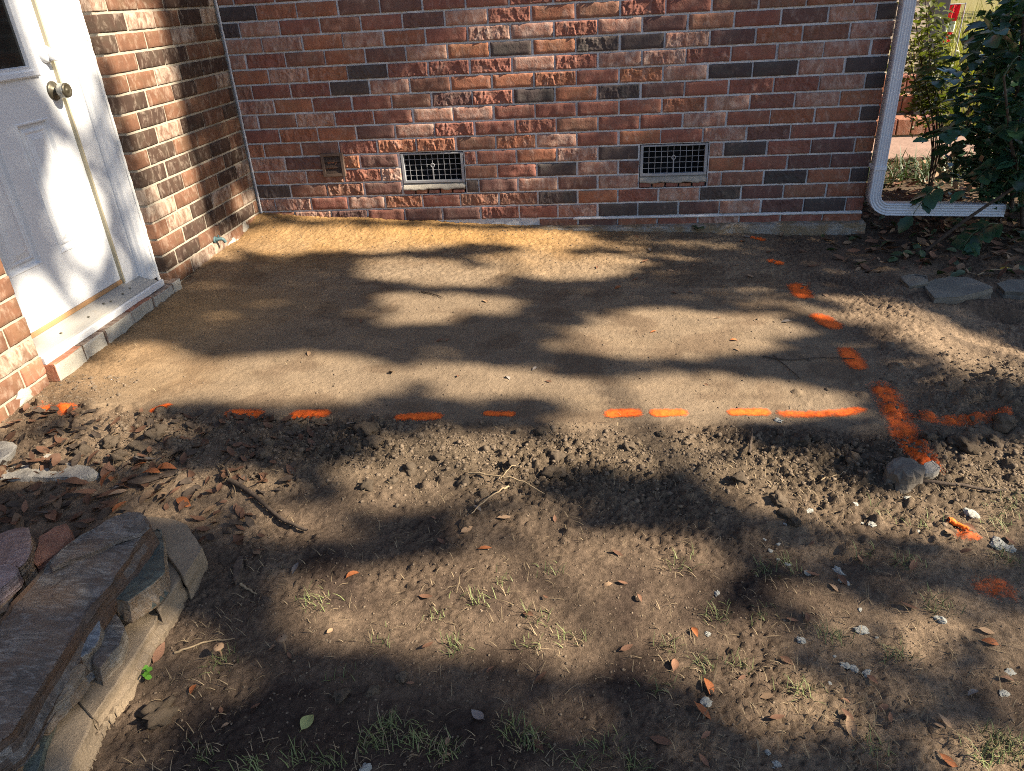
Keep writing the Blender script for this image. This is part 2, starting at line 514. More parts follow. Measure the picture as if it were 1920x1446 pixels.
fine2 = fbm(XX * 130, YY * 130, 2, 33, 0.7)
ridg = 0.35 - np.abs(fbm(XX * 24, YY * 24, 4, 35, 0.6))
ZZ = ZZ + NEAR * (ROUGH * (0.0070 * detail + (0.0045 + 0.005 * clodzone) * ridg))
BACKROUGH = PAD * sstep(-1.15, -0.45, YY + 0.25 * fbm(XX * 2, YY * 2, 2, 36))
ZZ = ZZ + NEAR * BACKROUGH * (0.0045 * fbm(XX * 15, YY * 22, 3, 37) + 0.0035 * fine + 0.002 * fine2)
scrape = fbm(XX * 1.6 + 0.3 * YY, YY * 26, 3, 41, 0.55)
ZZ = ZZ + NEAR * PAD * (0.0030 * scrape * sstep(-0.2, 0.3, fbm(XX * 1.5, YY * 3, 2, 44)) + 0.0032 * fbm(XX * 9, YY * 9, 4, 43) + 0.0022 * fine)
# stamped clods (rounded crumbs of soil in the height field)
def stamp(n, xs, ys, rs, lift):
    for x, y, r, l in zip(xs, ys, rs, lift):
        i0, i1 = np.searchsorted(GX, [x - r, x + r]); j0, j1 = np.searchsorted(GY, [y - r, y + r])
        if i1 - i0 < 2 or j1 - j0 < 2: continue
        sx = XX[j0:j1, i0:i1]; sy = YY[j0:j1, i0:i1]
        d2 = (sx - x) ** 2 + (sy - y) ** 2
        c = np.sqrt(np.clip(r * r - d2, 0, None)) * l
        base = ZZ[(j0 + j1) // 2, (i0 + i1) // 2]
        ZZ[j0:j1, i0:i1] = np.where(d2 < r * r, np.maximum(ZZ[j0:j1, i0:i1], base + c - 0.2 * r), ZZ[j0:j1, i0:i1])


n = 1500
cx = rng.uniform(0.25, 3.5, n); cy = np.concatenate([rng.normal(-2.09, 0.085, n // 2), rng.uniform(-2.4, -1.95, n - n // 2)])
stamp(n, cx, cy, 0.006 + 0.013 * rng.random(n) ** 3, rng.uniform(0.4, 0.9, n))
n = 420
stamp(n, rng.normal(2.95, 0.28, n), rng.normal(-1.78, 0.16, n), 0.009 + 0.018 * rng.random(n) ** 2.5, rng.uniform(0.4, 0.9, n))
n = 420
stamp(n, rng.uniform(-0.15, 0.45, n), rng.uniform(-2.25, -1.9, n), 0.008 + 0.018 * rng.random(n) ** 3, rng.uniform(0.4, 0.9, n))
ZZ = ZZ + NEAR * (ROUGH * (0.35 + 1.0 * sstep(-0.25, 0.3, fbm(XX * 4, YY * 4, 3, 39))) * (0.0042 * fine + 0.0065 * fine2 + 0.007 * clodzone * (fine + fine2)))

def HF(x, y):
    i = int(np.clip(np.searchsorted(GX, x) - 1, 0, len(GX) - 2)); j = int(np.clip(np.searchsorted(GY, y) - 1, 0, len(GY) - 2))
    u = (x - GX[i]) / (GX[i + 1] - GX[i]); v = (y - GY[j]) / (GY[j + 1] - GY[j])
    return float((ZZ[j, i] * (1 - u) + ZZ[j, i + 1] * u) * (1 - v) + (ZZ[j + 1, i] * (1 - u) + ZZ[j + 1, i + 1] * u) * v)


def GP(px, py):
    p = ground_hit(px, py)
    return np.array([p[0], p[1], HF(p[0], p[1])])


ny, nx = XX.shape
gverts = np.stack([XX, YY, ZZ], -1).reshape(-1, 3)
idx = np.arange(nx * ny).reshape(ny, nx)
gfaces = np.stack([idx[:-1, :-1], idx[:-1, 1:], idx[1:, 1:], idx[1:, :-1]], -1).reshape(-1, 4)
gme = mesh_np('ground', gverts, gfaces, True)


def lerp3(a, b, t): return a + (np.array(b) - a) * t[..., None]


col = np.zeros((ny, nx, 3)) + np.array((0.165, 0.118, 0.083))                        # front lawn soil
w1 = fbm(XX * 1.7, YY * 2.3, 4, 61); w2 = fbm(XX * 7, YY * 7, 4, 71)
col = lerp3(col, (0.290, 0.210, 0.142), sstep(-0.05, 0.30, w1 + 0.5 * w2))
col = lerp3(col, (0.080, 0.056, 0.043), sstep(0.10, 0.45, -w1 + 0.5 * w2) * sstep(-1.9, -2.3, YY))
col = lerp3(col, (0.165, 0.126, 0.086), np.clip(clodzone, 0, 1) * 0.8)
padcol = np.zeros((ny, nx, 3)) + np.array((0.270, 0.203, 0.140))
padcol = lerp3(padcol, (0.325, 0.238, 0.155), 0.6 * sstep(-0.3, 0.5, 0.5 * scrape + w1 + 0.4 * w2))
padcol = lerp3(padcol, (0.20, 0.142, 0.095), sstep(-0.05, 0.4, w2 - 0.25 * scrape + 0.4 * w1) * 0.85)
col = lerp3(col, np.array((0.285, 0.215, 0.148)), PAD * 0); col = col + (padcol - col) * PAD[..., None]
sandw = sstep(-0.72, -0.05, YY + 0.35 * w1) * sstep(2.3, 1.2, XX + 0.5 * w1)
sandw = np.maximum(sandw, 0.45 * sstep(0.55, -0.1, XX + 0.4 * w1) * sstep(-2.2, -1.4, YY)) * sstep(-2.25, -1.75, YY)
col = lerp3(col, (0.47, 0.275, 0.105), np.clip(sandw, 0, 1) * 0.85 * sstep(0.6, 0.2, YY))
bed = sstep(2.62, 3.0, XX + 0.25 * w1) * sstep(-0.75, -0.35, YY + 0.2 * w2) * sstep(1.7, 1.4, YY)
col = lerp3(col, (0.075, 0.055, 0.04), bed * 0.8)
lawn = sstep(1.5, 2.2, YY + 0.4 * w1)
col = lerp3(col, (0.22, 0.19, 0.075), lawn)
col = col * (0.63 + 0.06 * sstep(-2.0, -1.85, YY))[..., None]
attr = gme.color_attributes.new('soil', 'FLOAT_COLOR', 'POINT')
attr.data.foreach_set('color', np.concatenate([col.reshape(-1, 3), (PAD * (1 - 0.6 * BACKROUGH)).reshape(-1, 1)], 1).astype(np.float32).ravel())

b = NB('soil')
a = b.n.new('ShaderNodeAttribute'); a.attribute_name = 'soil'
p = b.pos()
g1 = b.noise(p, 90, 6, 0.7); g2 = b.noise(p, 420, 3, 0.7); g3 = b.noise(p, 9, 5, 0.6)
f = b.math('ADD', b.math('MULTIPLY', b.math('SUBTRACT', g1, 0.5), b.math('MULTIPLY_ADD', a.outputs['Alpha'], -1.45, 2.1)), 1.0)
f = b.math('MULTIPLY', f, b.math('MULTIPLY_ADD', g3, 0.7, 0.65))
c3 = b.n.new('ShaderNodeVectorMath'); c3.operation = 'SCALE'
b.l(a.outputs['Color'], c3.inputs[0]); b.l(f, c3.inputs[3])
c = b.mix(b.math('MULTIPLY', b.ramp(g2, [(0.60, 0.0), (0.75, 1.0)]), 0.30), c3.outputs[0], (0.30, 0.25, 0.18))
nm = b.bump(g2, 0.8, 0.004, b.bump(g1, 0.75, 0.012))
M_SOIL = b.set(c, nm, 1.0)
b.b.inputs['Specular IOR Level'].default_value = 0.12
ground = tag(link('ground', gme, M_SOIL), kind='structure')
ground['label'] = 'bare graded soil in front of the brick wall'

# ------------------------------------------------------------------ brick walls
BL, BC, MJ = 0.2032, 0.07085, 0.0098
X0 = -0.195
XE = 2.928
YJ = -0.967            # far edge of the door opening
YN = -1.777            # near edge of the door opening
ROWS, ROWS_ALL = 17, 33


def brick_mesh(w, h, d, seed, amp, name='brick', nxg=13, nzg=5):
    r = np.random.default_rng(seed)
    gx = np.concatenate([[0, 0.004], np.linspace(0.004, w - 0.004, nxg)[1:-1], [w - 0.004, w]])
    gz = np.concatenate([[0, 0.004], np.linspace(0.004, h - 0.004, nzg)[1:-1], [h - 0.004, h]])
    A, B = np.meshgrid(gx, gz)
    ox, oz = r.uniform(0, 50, 2)
    na = fbm(A * 24 + ox, B * 13 + oz, 4, seed, 0.55); nb_ = fbm(A * 50 + oz, B * 24 + ox, 3, seed + 3, 0.55)
    flake = sstep(-0.02, 0.02, na) * 0.8 + 0.6 * sstep(0.20, 0.24, na) + 0.7 * sstep(0.08, 0.12, nb_)
    y = -amp * (flake - 0.55) - 0.25 * amp * fbm(A * 160, B * 160, 2, seed + 21) - 0.0012 * fbm(A * 130, B * 130, 2, seed + 9) * (amp > 0.001)
    edge = np.minimum(np.minimum(A, w - A), np.minimum(B, h - B))
    y = y + 0.0032 * (edge < 1e-5)
    jx = 0.0012 * fbm(A * 60 + 5, B * 60 + ox, 2, seed + 4); jz = 0.0010 * fbm(A * 60 + oz, B * 60, 2, seed + 5)
    V = np.stack([A + jx, y, B + jz], -1).reshape(-1, 3)
    n0, n1 = A.shape
    I = np.arange(n0 * n1).reshape(n0, n1)
    F = np.stack([I[:-1, :-1], I[:-1, 1:], I[1:, 1:], I[1:, :-1]], -1).reshape(-1, 4)
    ring = np.concatenate([I[0, :], I[1:, -1], I[-1, -2::-1], I[-2:0:-1, 0]])
    back = V[ring].copy(); back[:, 1] = d
    k = len(ring); bi = n0 * n1 + np.arange(k)
    nxt = np.roll(np.arange(k), -1)
    S = np.stack([ring[nxt], ring, bi, bi[nxt]], -1)
    return mesh_np(name, np.vstack([V, back]), np.vstack([F, S]))


_bm_cache = {}


def get_brick(w, mat, var, amp):
    key = (round(w, 3), mat, var, amp)
    if key not in _bm_cache:
        hi = amp > 0.003
        me = brick_mesh(w, BC - MJ, 0.09, (round(w * 1000) * 31 + var * 977 + int(amp * 1e5) * 7) % 100000, amp, 'brick', 56 if hi else 13, 20 if hi else 5)
        me.materials.append(BRICK[mat])
        _bm_cache[key] = me
    return _bm_cache[key]


def mortar_wall(name, mat, axis_dir, origin, u0, u1, z0, z1, holes, depth, parent, cavity=None):
    """front sheet with rectangular holes, holes lined by cavity walls; u runs along axis_dir"""
    us = sorted({u0, u1, *[h[0] for h in holes], *[h[1] for h in holes]})
    zs = sorted({z0, z1, *[h[2] for h in holes], *[h[3] for h in holes]})
    us = [v for v in us if u0 <= v <= u1]; zs = [v for v in zs if z0 <= v <= z1]
    axis_dir = np.array(axis_dir, float); nrm = np.cross(axis_dir, (0, 0, 1.0))
    o = np.array(origin, float)
    V = []; F = []
    def q(*ps):
        i = len(V); V.extend(ps); F.append((i, i + 1, i + 2, i + 3))
    P = lambda u, z, dd=0.0: o + axis_dir * u + np.array((0, 0, z)) - nrm * dd
    for i in range(len(us) - 1):
        for j in range(len(zs) - 1):
            um = (us[i] + us[i + 1]) / 2; zm = (zs[j] + zs[j + 1]) / 2
            if any(h[0] < um < h[1] and h[2] < zm < h[3] for h in holes): continue
            q(P(us[i], zs[j]), P(us[i + 1], zs[j]), P(us[i + 1], zs[j + 1]), P(us[i], zs[j + 1]))
    for (a, c, e, g) in holes:
        q(P(a, e), P(a, g), P(a, g, depth), P(a, e, depth)); q(P(c, g), P(c, e), P(c, e, depth), P(c, g, depth))
        q(P(a, g), P(c, g), P(c, g, depth), P(a, g, depth)); q(P(c, e), P(a, e), P(a, e, depth), P(c, e, depth))
    # ends, top and back so that the wall is a body
    q(P(u0, z0), P(u0, z1), P(u0, z1, depth), P(u0, z0, depth)); q(P(u1, z1), P(u1, z0), P(u1, z0, depth), P(u1, z1, depth))
    q(P(u0, z1), P(u1, z1), P(u1, z1, depth), P(u0, z1, depth))
    q(P(u1, z0, depth), P(u0, z0, depth), P(u0, z1, depth), P(u1, z1, depth))
    return link(name, mesh_np(name, V, np.array(F)), mat, parent)


def px_of(P):
    d = np.asarray(P, float) - CAM; z = d @ _f
    return 960 + FPX * (d @ _r) / z, 723 - FPX * (d @ _u) / z


DARK_PX = [(435, 25), (434, 55), (692, 133), (662, 165), (965, 92), (1125, 85), (1003, 180), (1150, 172), (1205, 80), (1367, 130), (1450, 128),
           (1630, 118), (1640, 150), (1637, 208), (1660, 20), (1055, 317), (1050, 372), (1400, 277), (1165, 395), (1235, 395), (1455, 340),
           (1540, 388), (1612, 326), (1350, 370), (895, 347), (1160, 290), (510, 360)]
PLUM_PX = [(668, 14), (748, 10), (1305, 393), (1545, 270), (1480, 308), (1475, 325), (1510, 20), (1240, 170), (1240, 50), (560, 300), (1085, 340),
           (1500, 27), (1530, 310), (450, 300), (1310, 25), (1480, 395), (1420, 255), (1040, 250), (1160, 315), (720, 260), (1355, 75), (1600, 258)]
PALE_PX = [(532, 83), (680, 77), (540, 142), (738, 163), (480, 202), (650, 195), (450, 240), (430, 230), (1150, 20), (1190, 245), (1240, 110), (1340, 245),
           (1220, 345), (1155, 345), (1590, 85), (1480, 90), (1560, 150), (1630, 48), (1440, 260), (1530, 215), (1620, 215), (1330, 190), (1370, 200), (970, 360),
           (830, 395), (900, 60), (1020, 60), (1090, 210), (800, 250), (1380, 395), (570, 240), (610, 400)]
RUST_PX = [(560, 18), (610, 15), (545, 195), (620, 265), (540, 285), (500, 18), (640, 110), (590, 90), (820, 145), (750, 70)]


def wall_colour(px, py, choices, weights):
    for name, lst in (('dark', DARK_PX), ('plum', PLUM_PX), ('pale', PALE_PX), ('rust', RUST_PX)):
        for q in lst:
            if abs(q[0] - px) < 24 and abs(q[1] - py) < 12: return name
    return random.choices(choices, weights)[0]


def join_meshes(name, items, parent, label=None):
    """items: (mesh, matrix); merged into one stuff mesh with its materials"""
    V = []; F = []; MI = []; mats = []; o = 0
    for me, M in items:
        n = len(me.vertices); v = np.empty(n * 3, np.float32); me.vertices.foreach_get('co', v); v = v.reshape(-1, 3)
        m = np.array(M)
        V.append(v @ m[:3, :3].T + m[:3, 3])
        f = np.empty(len(me.loops), np.int32); me.loops.foreach_get('vertex_index', f)
        F.append(f.reshape(-1, 4) + o); o += n
        mt = me.materials[0]
        if mt not in mats: mats.append(mt)
        MI.append(np.full(len(me.polygons), mats.index(mt)))
    me = mesh_np(name, np.vstack(V), np.vstack(F))
    for mt in mats: me.materials.append(mt)
    me.polygons.foreach_set('material_index', np.concatenate(MI).astype(np.int32))
    return tag(link(name, me, None, parent), kind='stuff')


# ---- wall at the back
wall = empty('brick_wall', (X0, 0, 0), 'red and dark mixed brick wall with two mesh crawl space vents above a concrete footing', 'brick wall')
VENTS = [(0.617, 0.949, 2 * BC, 5 * BC), (1.832, 2.165, 2 * BC, 5 * BC)]
stuff_items = []
for r in range(-1, ROWS_ALL):
    off = 0 if r % 2 == 0 else -0.5
    k0 = math.floor(X0 / BL) - 1
    for kk in range(k0, 16):
        a_, c_ = (kk + off) * BL, (kk + 1 + off) * BL
        a_ += MJ / 2 + random.uniform(-0.002, 0.002); c_ -= MJ / 2 + random.uniform(-0.002, 0.002)
        a_ = max(a_, X0 + 0.012); c_ = min(c_, XE)
        segs = [(a_, c_)] if c_ - a_ > 0.02 else []
        for h in VENTS:
            if h[2] - 0.01 < (r + 0.5) * BC < h[3] + 0.01:
                ns = []
                for s0, s1 in segs:
                    if s1 <= h[0] or s0 >= h[1]: ns.append((s0, s1)); continue
                    if s0 < h[0] - 0.02: ns.append((s0, h[0] - 0.003))
                    if s1 > h[1] + 0.02: ns.append((h[1] + 0.006, s1))
                segs = ns
        for s0, s1 in segs:
            if r == -1 and not (s0 > 1.2 or s1 < 0.5): continue
            wdt = s1 - s0
            if abs(wdt - (BL - MJ)) < 0.006: wdt = BL - MJ
            px, py = px_of(((s0 + s1) / 2, 0, (r + 0.5) * BC))
            mt = wall_colour(px, py, ['red', 'rust', 'brown', 'plum', 'pale'], [0.40, 0.2, 0.18, 0.08, 0.14])
            amp = random.choice([0.0014, 0.0014, 0.0030, 0.0036, 0.0044])
            if px < 620 or px > 1400: amp = 0.0014 if random.random() < 0.6 else 0.0035
            me = get_brick(wdt, mt, random.randrange(3), amp)
            loc = Vector((s0, random.uniform(-0.0025, 0.0015), r * BC + MJ / 2))
            if 0 <= r < ROWS:
                o = link('brick', me, None, wall); o.location = loc - wall.location
            else:
                stuff_items.append((me, Matrix.Translation(loc - wall.location)))
# the wall turns the corner behind the gutter pipe
for r in range(-1, ROWS_ALL):
    y = 0.10 + (0 if r % 2 else BL / 2)
    while y < 3.2:
        me = get_brick(BL - MJ, random.choice(['red', 'brown', 'rust', 'plum']), 0, 0.0012)
        stuff_items.append((me, Matrix.Translation(Vector((XE + 0.002, y, r * BC + MJ / 2)) - wall.location) @ Matrix.Rotation(math.pi / 2, 4, 'Z')))
        y += BL
tall = join_meshes('upper_brickwork', stuff_items, wall)
mw = mortar_wall('mortar', M_MORTAR, (1, 0, 0), (0, 0.0075, 0), X0 - 0.25, XE - 0.004, -0.30, ROWS_ALL * BC, [VENTS[0], VENTS[1]], 0.16, wall)
mw.matrix_parent_inverse = Matrix.Translation(-wall.location)
ms = mortar_wall('mortar', M_MORTAR, (0, 1, 0), (XE - 0.006, 0, 0), 0.17, 3.2, -0.3, ROWS_ALL * BC, [], 0.16, wall)
ms.matrix_parent_inverse = Matrix.Translation(-wall.location)
# rough mortar left on the lowest joint and smeared joints in the corner
def smear_strip(name, pts, nrm, w0, thick, mat, parent, seed=0, n=60):
    c = spline(pts, n); V = []
    nrm = np.array(nrm, float); t = np.gradient(c, axis=0); t /= np.linalg.norm(t, axis=1)[:, None]
    side = np.cross(t, nrm)
    s = np.linspace(0, 60, n)
    for i in range(n):
        wl = w0 * (0.7 + 0.9 * abs(float(vnoise(s[i], 3.1, seed)))); wr = w0 * (0.7 + 0.9 * abs(float(vnoise(s[i], 9.1, seed))))
        th = thick * (0.7 + 0.8 * abs(float(vnoise(s[i] * 1.3, 5.7, seed))))
        for q, hgt in ((-1, -0.004), (-0.6, 0.8), (0.1, 1.0), (0.65, 0.7), (1, -0.004)):
            ww = wl if q < 0 else wr
            V.append(c[i] + side[i] * q * ww + nrm * (th * hgt if hgt > 0 else -0.003))
    I = np.arange(n * 5).reshape(n, 5)
    F = np.stack([I[:-1, :-1], I[1:, :-1], I[1:, 1:], I[:-1, 1:]], -1).reshape(-1, 4)
    o = link(name, mesh_np(name, V, F, True), mat, parent)
    o.matrix_parent_inverse = Matrix.Translation(-parent.location)
    return o


smear_strip('mortar_smear', [(X0 + 0.012, -0.006, 1.25), (X0 + 0.013, -0.007, 0.7), (X0 + 0.012, -0.007, 0.35), (X0 + 0.012, -0.006, 0.05)], (0.6, -0.8, 0), 0.0055, 0.004, M_MORTAR, wall, 5, 90)
smear_strip('mortar_smear', [(1.5, -0.001, -0.004), (2.1, -0.001, -0.006), (2.6, -0.001, -0.004), (XE - 0.002, -0.001, -0.006)], (0, -1, 0), 0.008, 0.008, M_MORTAR, wall, 8, 70)
# concrete footing
bm = bmesh.new()
nseg = 90
xs = np.linspace(0.28, XE + 0.012, nseg)
rings = []
for i, x in enumerate(xs):
    zt = -0.036 - 0.012 * (x - 0.3) / 2.6 + 0.004 * float(fbm(x * 9, 1.0, 3, 3)); yf = -0.052 + 0.006 * float(fbm(x * 7, 4.0, 3, 5))
    prof = [(0.05, zt + 0.004), (0.0, zt + 0.003), (yf * 0.8, zt), (yf, zt - 0.006), (yf - 0.004, zt - 0.05), (yf - 0.006 + 0.004 * float(vnoise(x * 25, 2)), zt - 0.25)]
    rings.append([bm.verts.new((x, a_, c_)) for a_, c_ in prof])
for i in range(nseg - 1):
    for j in range(5):
        bm.faces.new((rings[i][j], rings[i][j + 1], rings[i + 1][j + 1], rings[i + 1][j]))
bm.faces.new(rings[0][::-1]); bm.faces.new(rings[-1])
fo = bm_obj('footing', bm, M_FOOTING, wall, False); fo.matrix_parent_inverse = Matrix.Translation(-wall.location)

# ---- wall with the door, at the left
dwall = empty('brick_wall', (X0, YJ, 0), 'brown weathered brick wall on the left that holds the white door', 'brick wall')
stuff_items = []
ROT = Matrix.Rotation(math.pi / 2, 4, 'Z')


def left_bricks(y_lo, y_hi, z_from_corner, shift):
    for r in range(-3, ROWS_ALL):
        full = (r % 2 == 0)
        cuts = []
        if z_from_corner == 'lo':          # lay out from the door edge (y_lo)
            y = y_lo
            first = True
            while y < y_hi - 0.03:
                ln = BL if not (first and not full) else BL / 2
                cuts.append((y + (0 if first else MJ / 2), min(y + ln - MJ / 2, y_hi - 0.012))); y += ln; first = False
        else:
            y = y_hi; first = True
            while y > y_lo:
                ln = BL if not (first and full) else BL / 2
                cuts.append((y - ln + MJ / 2, y - (0 if first else MJ / 2))); y -= ln; first = False
        for s0, s1 in cuts:
            wdt = s1 - s0
            if wdt < 0.02: continue
            if abs(wdt - (BL - MJ)) < 0.006: wdt = BL - MJ
            mt = random.choices(['door_brown', 'door_dark', 'door_pale'], [0.36, 0.44, 0.20] if z_from_corner == 'lo' else [0.7, 0.15, 0.15])[0]
            if z_from_corner != 'lo' and r < 1 and random.random() < 0.5: mt = 'rust'
            amp = random.choice([0.0008, 0.0014])
            me = get_brick(wdt, mt, random.randrange(3), amp)
            M = Matrix.Translation(Vector((X0 + random.uniform(-0.001, 0.002), s0, r * BC + MJ / 2)) - dwall.location) @ ROT
            vis = -3 <= r < ROWS if z_from_corner == 'lo' else (-2 <= r < 8 and s0 > -2.25)
            if vis:
                o = link('brick', me, None, dwall); o.matrix_local = M
            else:
                stuff_items.append((me, M))


left_bricks(YJ, 0.0, 'lo', 0)
left_bricks(-3.6, YN, 'hi', 0)
for r in range(30, ROWS_ALL):
    y = YN
    while y < YJ:
        stuff_items.append((get_brick(BL - MJ, 'door_brown', 0, 0.0008), Matrix.Translation(Vector((X0, y + MJ, r * BC + MJ / 2)) - dwall.location) @ ROT)); y += BL
join_meshes('upper_brickwork', stuff_items, dwall)
mo = mortar_wall('mortar', M_MORTAR_TAN, (0, 1, 0), (X0 - 0.0055, 0, 0), -3.6, 0.16, -0.35, ROWS_ALL * BC, [(YN - 0.001, YJ + 0.003, -0.35, 30 * BC)], 0.25, dwall)
mo.matrix_parent_inverse = Matrix.Translation(-dwall.location)
# sill of bricks on edge under the door, face painted white
yy = YN + 0.002; i = 0
while yy < YJ - 0.01:
    w = min(random.choice([0.13, 0.155, 0.175]), YJ + 0.03 - yy)
    bm = bmesh.new(); box(bm, (X0 - 0.10, yy, -0.032), (X0 + 0.034 + random.uniform(-0.003, 0.003), yy + w - 0.005, 0.036 + random.uniform(-0.004, 0.003)), 0.006)
    bmesh.ops.subdivide_edges(bm, edges=bm.edges[:], cuts=1)
    for v in bm.verts: v.co += Vector((0.0025 * random.uniform(-1, 1), 0.001 * random.uniform(-1, 1), 0.0025 * random.uniform(-1, 1)))
    bm.normal_update()
    me = bpy.data.meshes.new('sill_brick'); bmesh.ops.recalc_face_normals(bm, faces=bm.faces)
    bm.to_mesh(me); bm.free(); me.materials.append(BRICK['door_pale'] if i % 3 else BRICK['rust']); me.materials.append(M_SILLPAINT)
    for pl in me.polygons:
        if pl.normal.x > 0.6 and pl.center.z > -0.012: pl.material_index = 1
    o = link('sill_brick', me, None, dwall); o.matrix_parent_inverse = Matrix.Translation(-dwall.location)
    yy += w; i += 1
# second course of bricks below the sill
yy = YN + 0.05; i = 0
while yy < YJ:
    me = get_brick(0.13, 'door_brown' if i % 2 else 'rust', i % 3, 0.0014)
    o = link('brick', me, None, dwall); o.matrix_local = Matrix.Translation(Vector((X0 + 0.022, yy, -0.105)) - dwall.location) @ ROT
    yy += 0.14; i += 1
# white splashes of cement at the foot of this wall
for (ya, za, w, h, sd) in ((-0.20, 0.035, 0.045, 0.05, 1), (-0.37, 0.005, 0.06, 0.045, 2), (-1.90, -0.015, 0.05, 0.03, 4), (-0.30, -0.005, 0.05, 0.03, 6)):
    n = 16; V = [(X0 + 0.009, ya, za)]
    for ring in (0.55, 1.0):
        for q in range(n):
            an = 2 * math.pi * q / n; rr = ring * (0.75 + 0.7 * float(vnoise(q * 0.9, sd * 3.3, 7)) + 0.35 * float(vnoise(q * 2.3, sd * 1.3, 9)))
            V.append((X0 + (0.006 if ring < 1 else 0.0005), ya + w * rr * math.cos(an), za + h * rr * math.sin(an)))
    F3 = np.array([(0, 1 + q, 1 + (q + 1) % n) for q in range(n)]); F4 = np.array([(1 + q, 1 + n + q, 1 + n + (q + 1) % n, 1 + (q + 1) % n) for q in range(n)])
    o = link('cement_splash', mesh_np('cement_splash', V, [F3, F4], True), M_WHITECEM, dwall); o.matrix_parent_inverse = Matrix.Translation(-dwall.location)

# ------------------------------------------------------------------ door
DX = X0 - 0.10
DY1, DY0, DZ0, DZ1 = -1.138, -1.80, 0.105, 2.05
door = empty('door', (DX, DY1, DZ0), 'white panelled entry door with half window, pewter knob and white deadbolt', 'door')
INV = Matrix.Translation(-door.location)


def dpart(o):
    o.matrix_parent_inverse = INV if o.parent == door else Matrix()
    return o


# slab with recessed moulded panels and an opening for the window
PANELS = [(-1.245, -1.412, 0.300, 0.748), (-1.505, -1.672, 0.300, 0.748)]
LITE = (-1.245, -1.70, 0.905, 1.86)
bm = bmesh.new()
us = sorted({DY0, DY1, LITE[0], LITE[1], *[p_[0] for p_ in PANELS], *[p_[1] for p_ in PANELS]})
zs = sorted({DZ0, DZ1, LITE[2], LITE[3], PANELS[0][2], PANELS[0][3]})
def quad(bm, pts): bm.faces.new([bm.verts.new(p_) for p_ in pts])
for i in range(len(us) - 1):
    for j in range(len(zs) - 1):
        um, zm = (us[i] + us[i + 1]) / 2, (zs[j] + zs[j + 1]) / 2
        if any(p_[1] < um < p_[0] and p_[2] < zm < p_[3] for p_ in PANELS): continue
        if LITE[1] < um < LITE[0] and LITE[2] < zm < LITE[3]: continue
        quad(bm, [(DX, us[i], zs[j]), (DX, us[i + 1], zs[j]), (DX, us[i + 1], zs[j + 1]), (DX, us[i], zs[j + 1])])
for (a1, a0, z0, z1) in PANELS:
    steps = [(0.0, 0.0), (0.003, 0.003), (0.007, 0.0025), (0.014, -0.010), (0.022, -0.011), (0.030, -0.003), (0.034, -0.0025), (0.040, -0.0045), (0.060, 0.001)]
    loops = []
    for ins, dp in steps:
        loops.append([(DX + dp, a0 + ins, z0 + ins), (DX + dp, a1 - ins, z0 + ins), (DX + dp, a1 - ins, z1 - ins), (DX + dp, a0 + ins, z1 - ins)])
    for l0, l1 in zip(loops, loops[1:]):
        for q in range(4):
            quad(bm, [l0[q], l0[(q + 1) % 4], l1[(q + 1) % 4], l1[q]])
    quad(bm, loops[-1])
quad(bm, [(DX, DY1, DZ0), (DX - 0.044, DY1, DZ0), (DX - 0.044, DY1, DZ1), (DX, DY1, DZ1)])
quad(bm, [(DX - 0.044, DY0, DZ0), (DX - 0.044, DY1, DZ0), (DX - 0.044, DY1, DZ1), (DX - 0.044, DY0, DZ1)])
quad(bm, [(DX, DY0, DZ0), (DX, DY1, DZ0), (DX - 0.044, DY1, DZ0), (DX - 0.044, DY0, DZ0)])
bmesh.ops.remove_doubles(bm, verts=bm.verts, dist=1e-5)
dpart(bm_obj('door_slab', bm, M_DOOR, door))
# window surround
bm = bmesh.new()
def frame_ring(bm, a1, a0, z0, z1, steps):
    loops = [[(DX + dp, a0 + ins, z0 + ins), (DX + dp, a1 - ins, z0 + ins), (DX + dp, a1 - ins, z1 - ins), (DX + dp, a0 + ins, z1 - ins)] for ins, dp in steps]
    for l0, l1 in zip(loops, loops[1:]):
        for q in range(4):
            quad(bm, [l0[q], l0[(q + 1) % 4], l1[(q + 1) % 4], l1[q]])
frame_ring(bm, LITE[0] + 0.022, LITE[1] - 0.022, LITE[2] - 0.026, LITE[3] + 0.026, [(0, 0.0), (0.001, 0.010), (0.006, 0.014), (0.020, 0.012), (0.026, 0.005), (0.034, 0.006), (0.038, -0.006)])
dpart(bm_obj('window_frame', bm, M_DOOR, door))
bm = bmesh.new(); box(bm, (DX - 0.006, LITE[1], LITE[2]), (DX - 0.0045, LITE[0], LITE[3])); dpart(bm_obj('window_pane', bm, M_GLASS, door))
# knob and deadbolt
def lathe(bm, prof, origin, axis='X', n=20):
    rings = []
    for (h, r) in prof:
        rings.append([bm.verts.new((origin[0] + h, origin[1] + r * math.cos(2 * math.pi * q / n), origin[2] + r * math.sin(2 * math.pi * q / n))) for q in range(n)])
    for a_, c_ in zip(rings, rings[1:]):
        for q in range(n): bm.faces.new((a_[q], a_[(q + 1) % n], c_[(q + 1) % n], c_[q]))
    bm.faces.new(rings[-1])
KO = (DX, -1.172, 0.826)
bm = bmesh.new(); lathe(bm, [(0.0, 0.033), (0.004, 0.033), (0.008, 0.029), (0.010, 0.018), (0.018, 0.013)], KO); ros = dpart(bm_obj('rosette', bm, M_BRONZE, door, True))
bm = bmesh.new(); lathe(bm, [(0.012, 0.011), (0.020, 0.012), (0.025, 0.021), (0.030, 0.0245), (0.046, 0.026), (0.052, 0.025)], KO); kn = dpart(bm_obj('knob', bm, M_KNOB, door, True))
bm = bmesh.new(); lathe(bm, [(0.051, 0.0255), (0.056, 0.024), (0.057, 0.018), (0.0545, 0.015), (0.0545, 0.008), (0.058, 0.006)], KO)
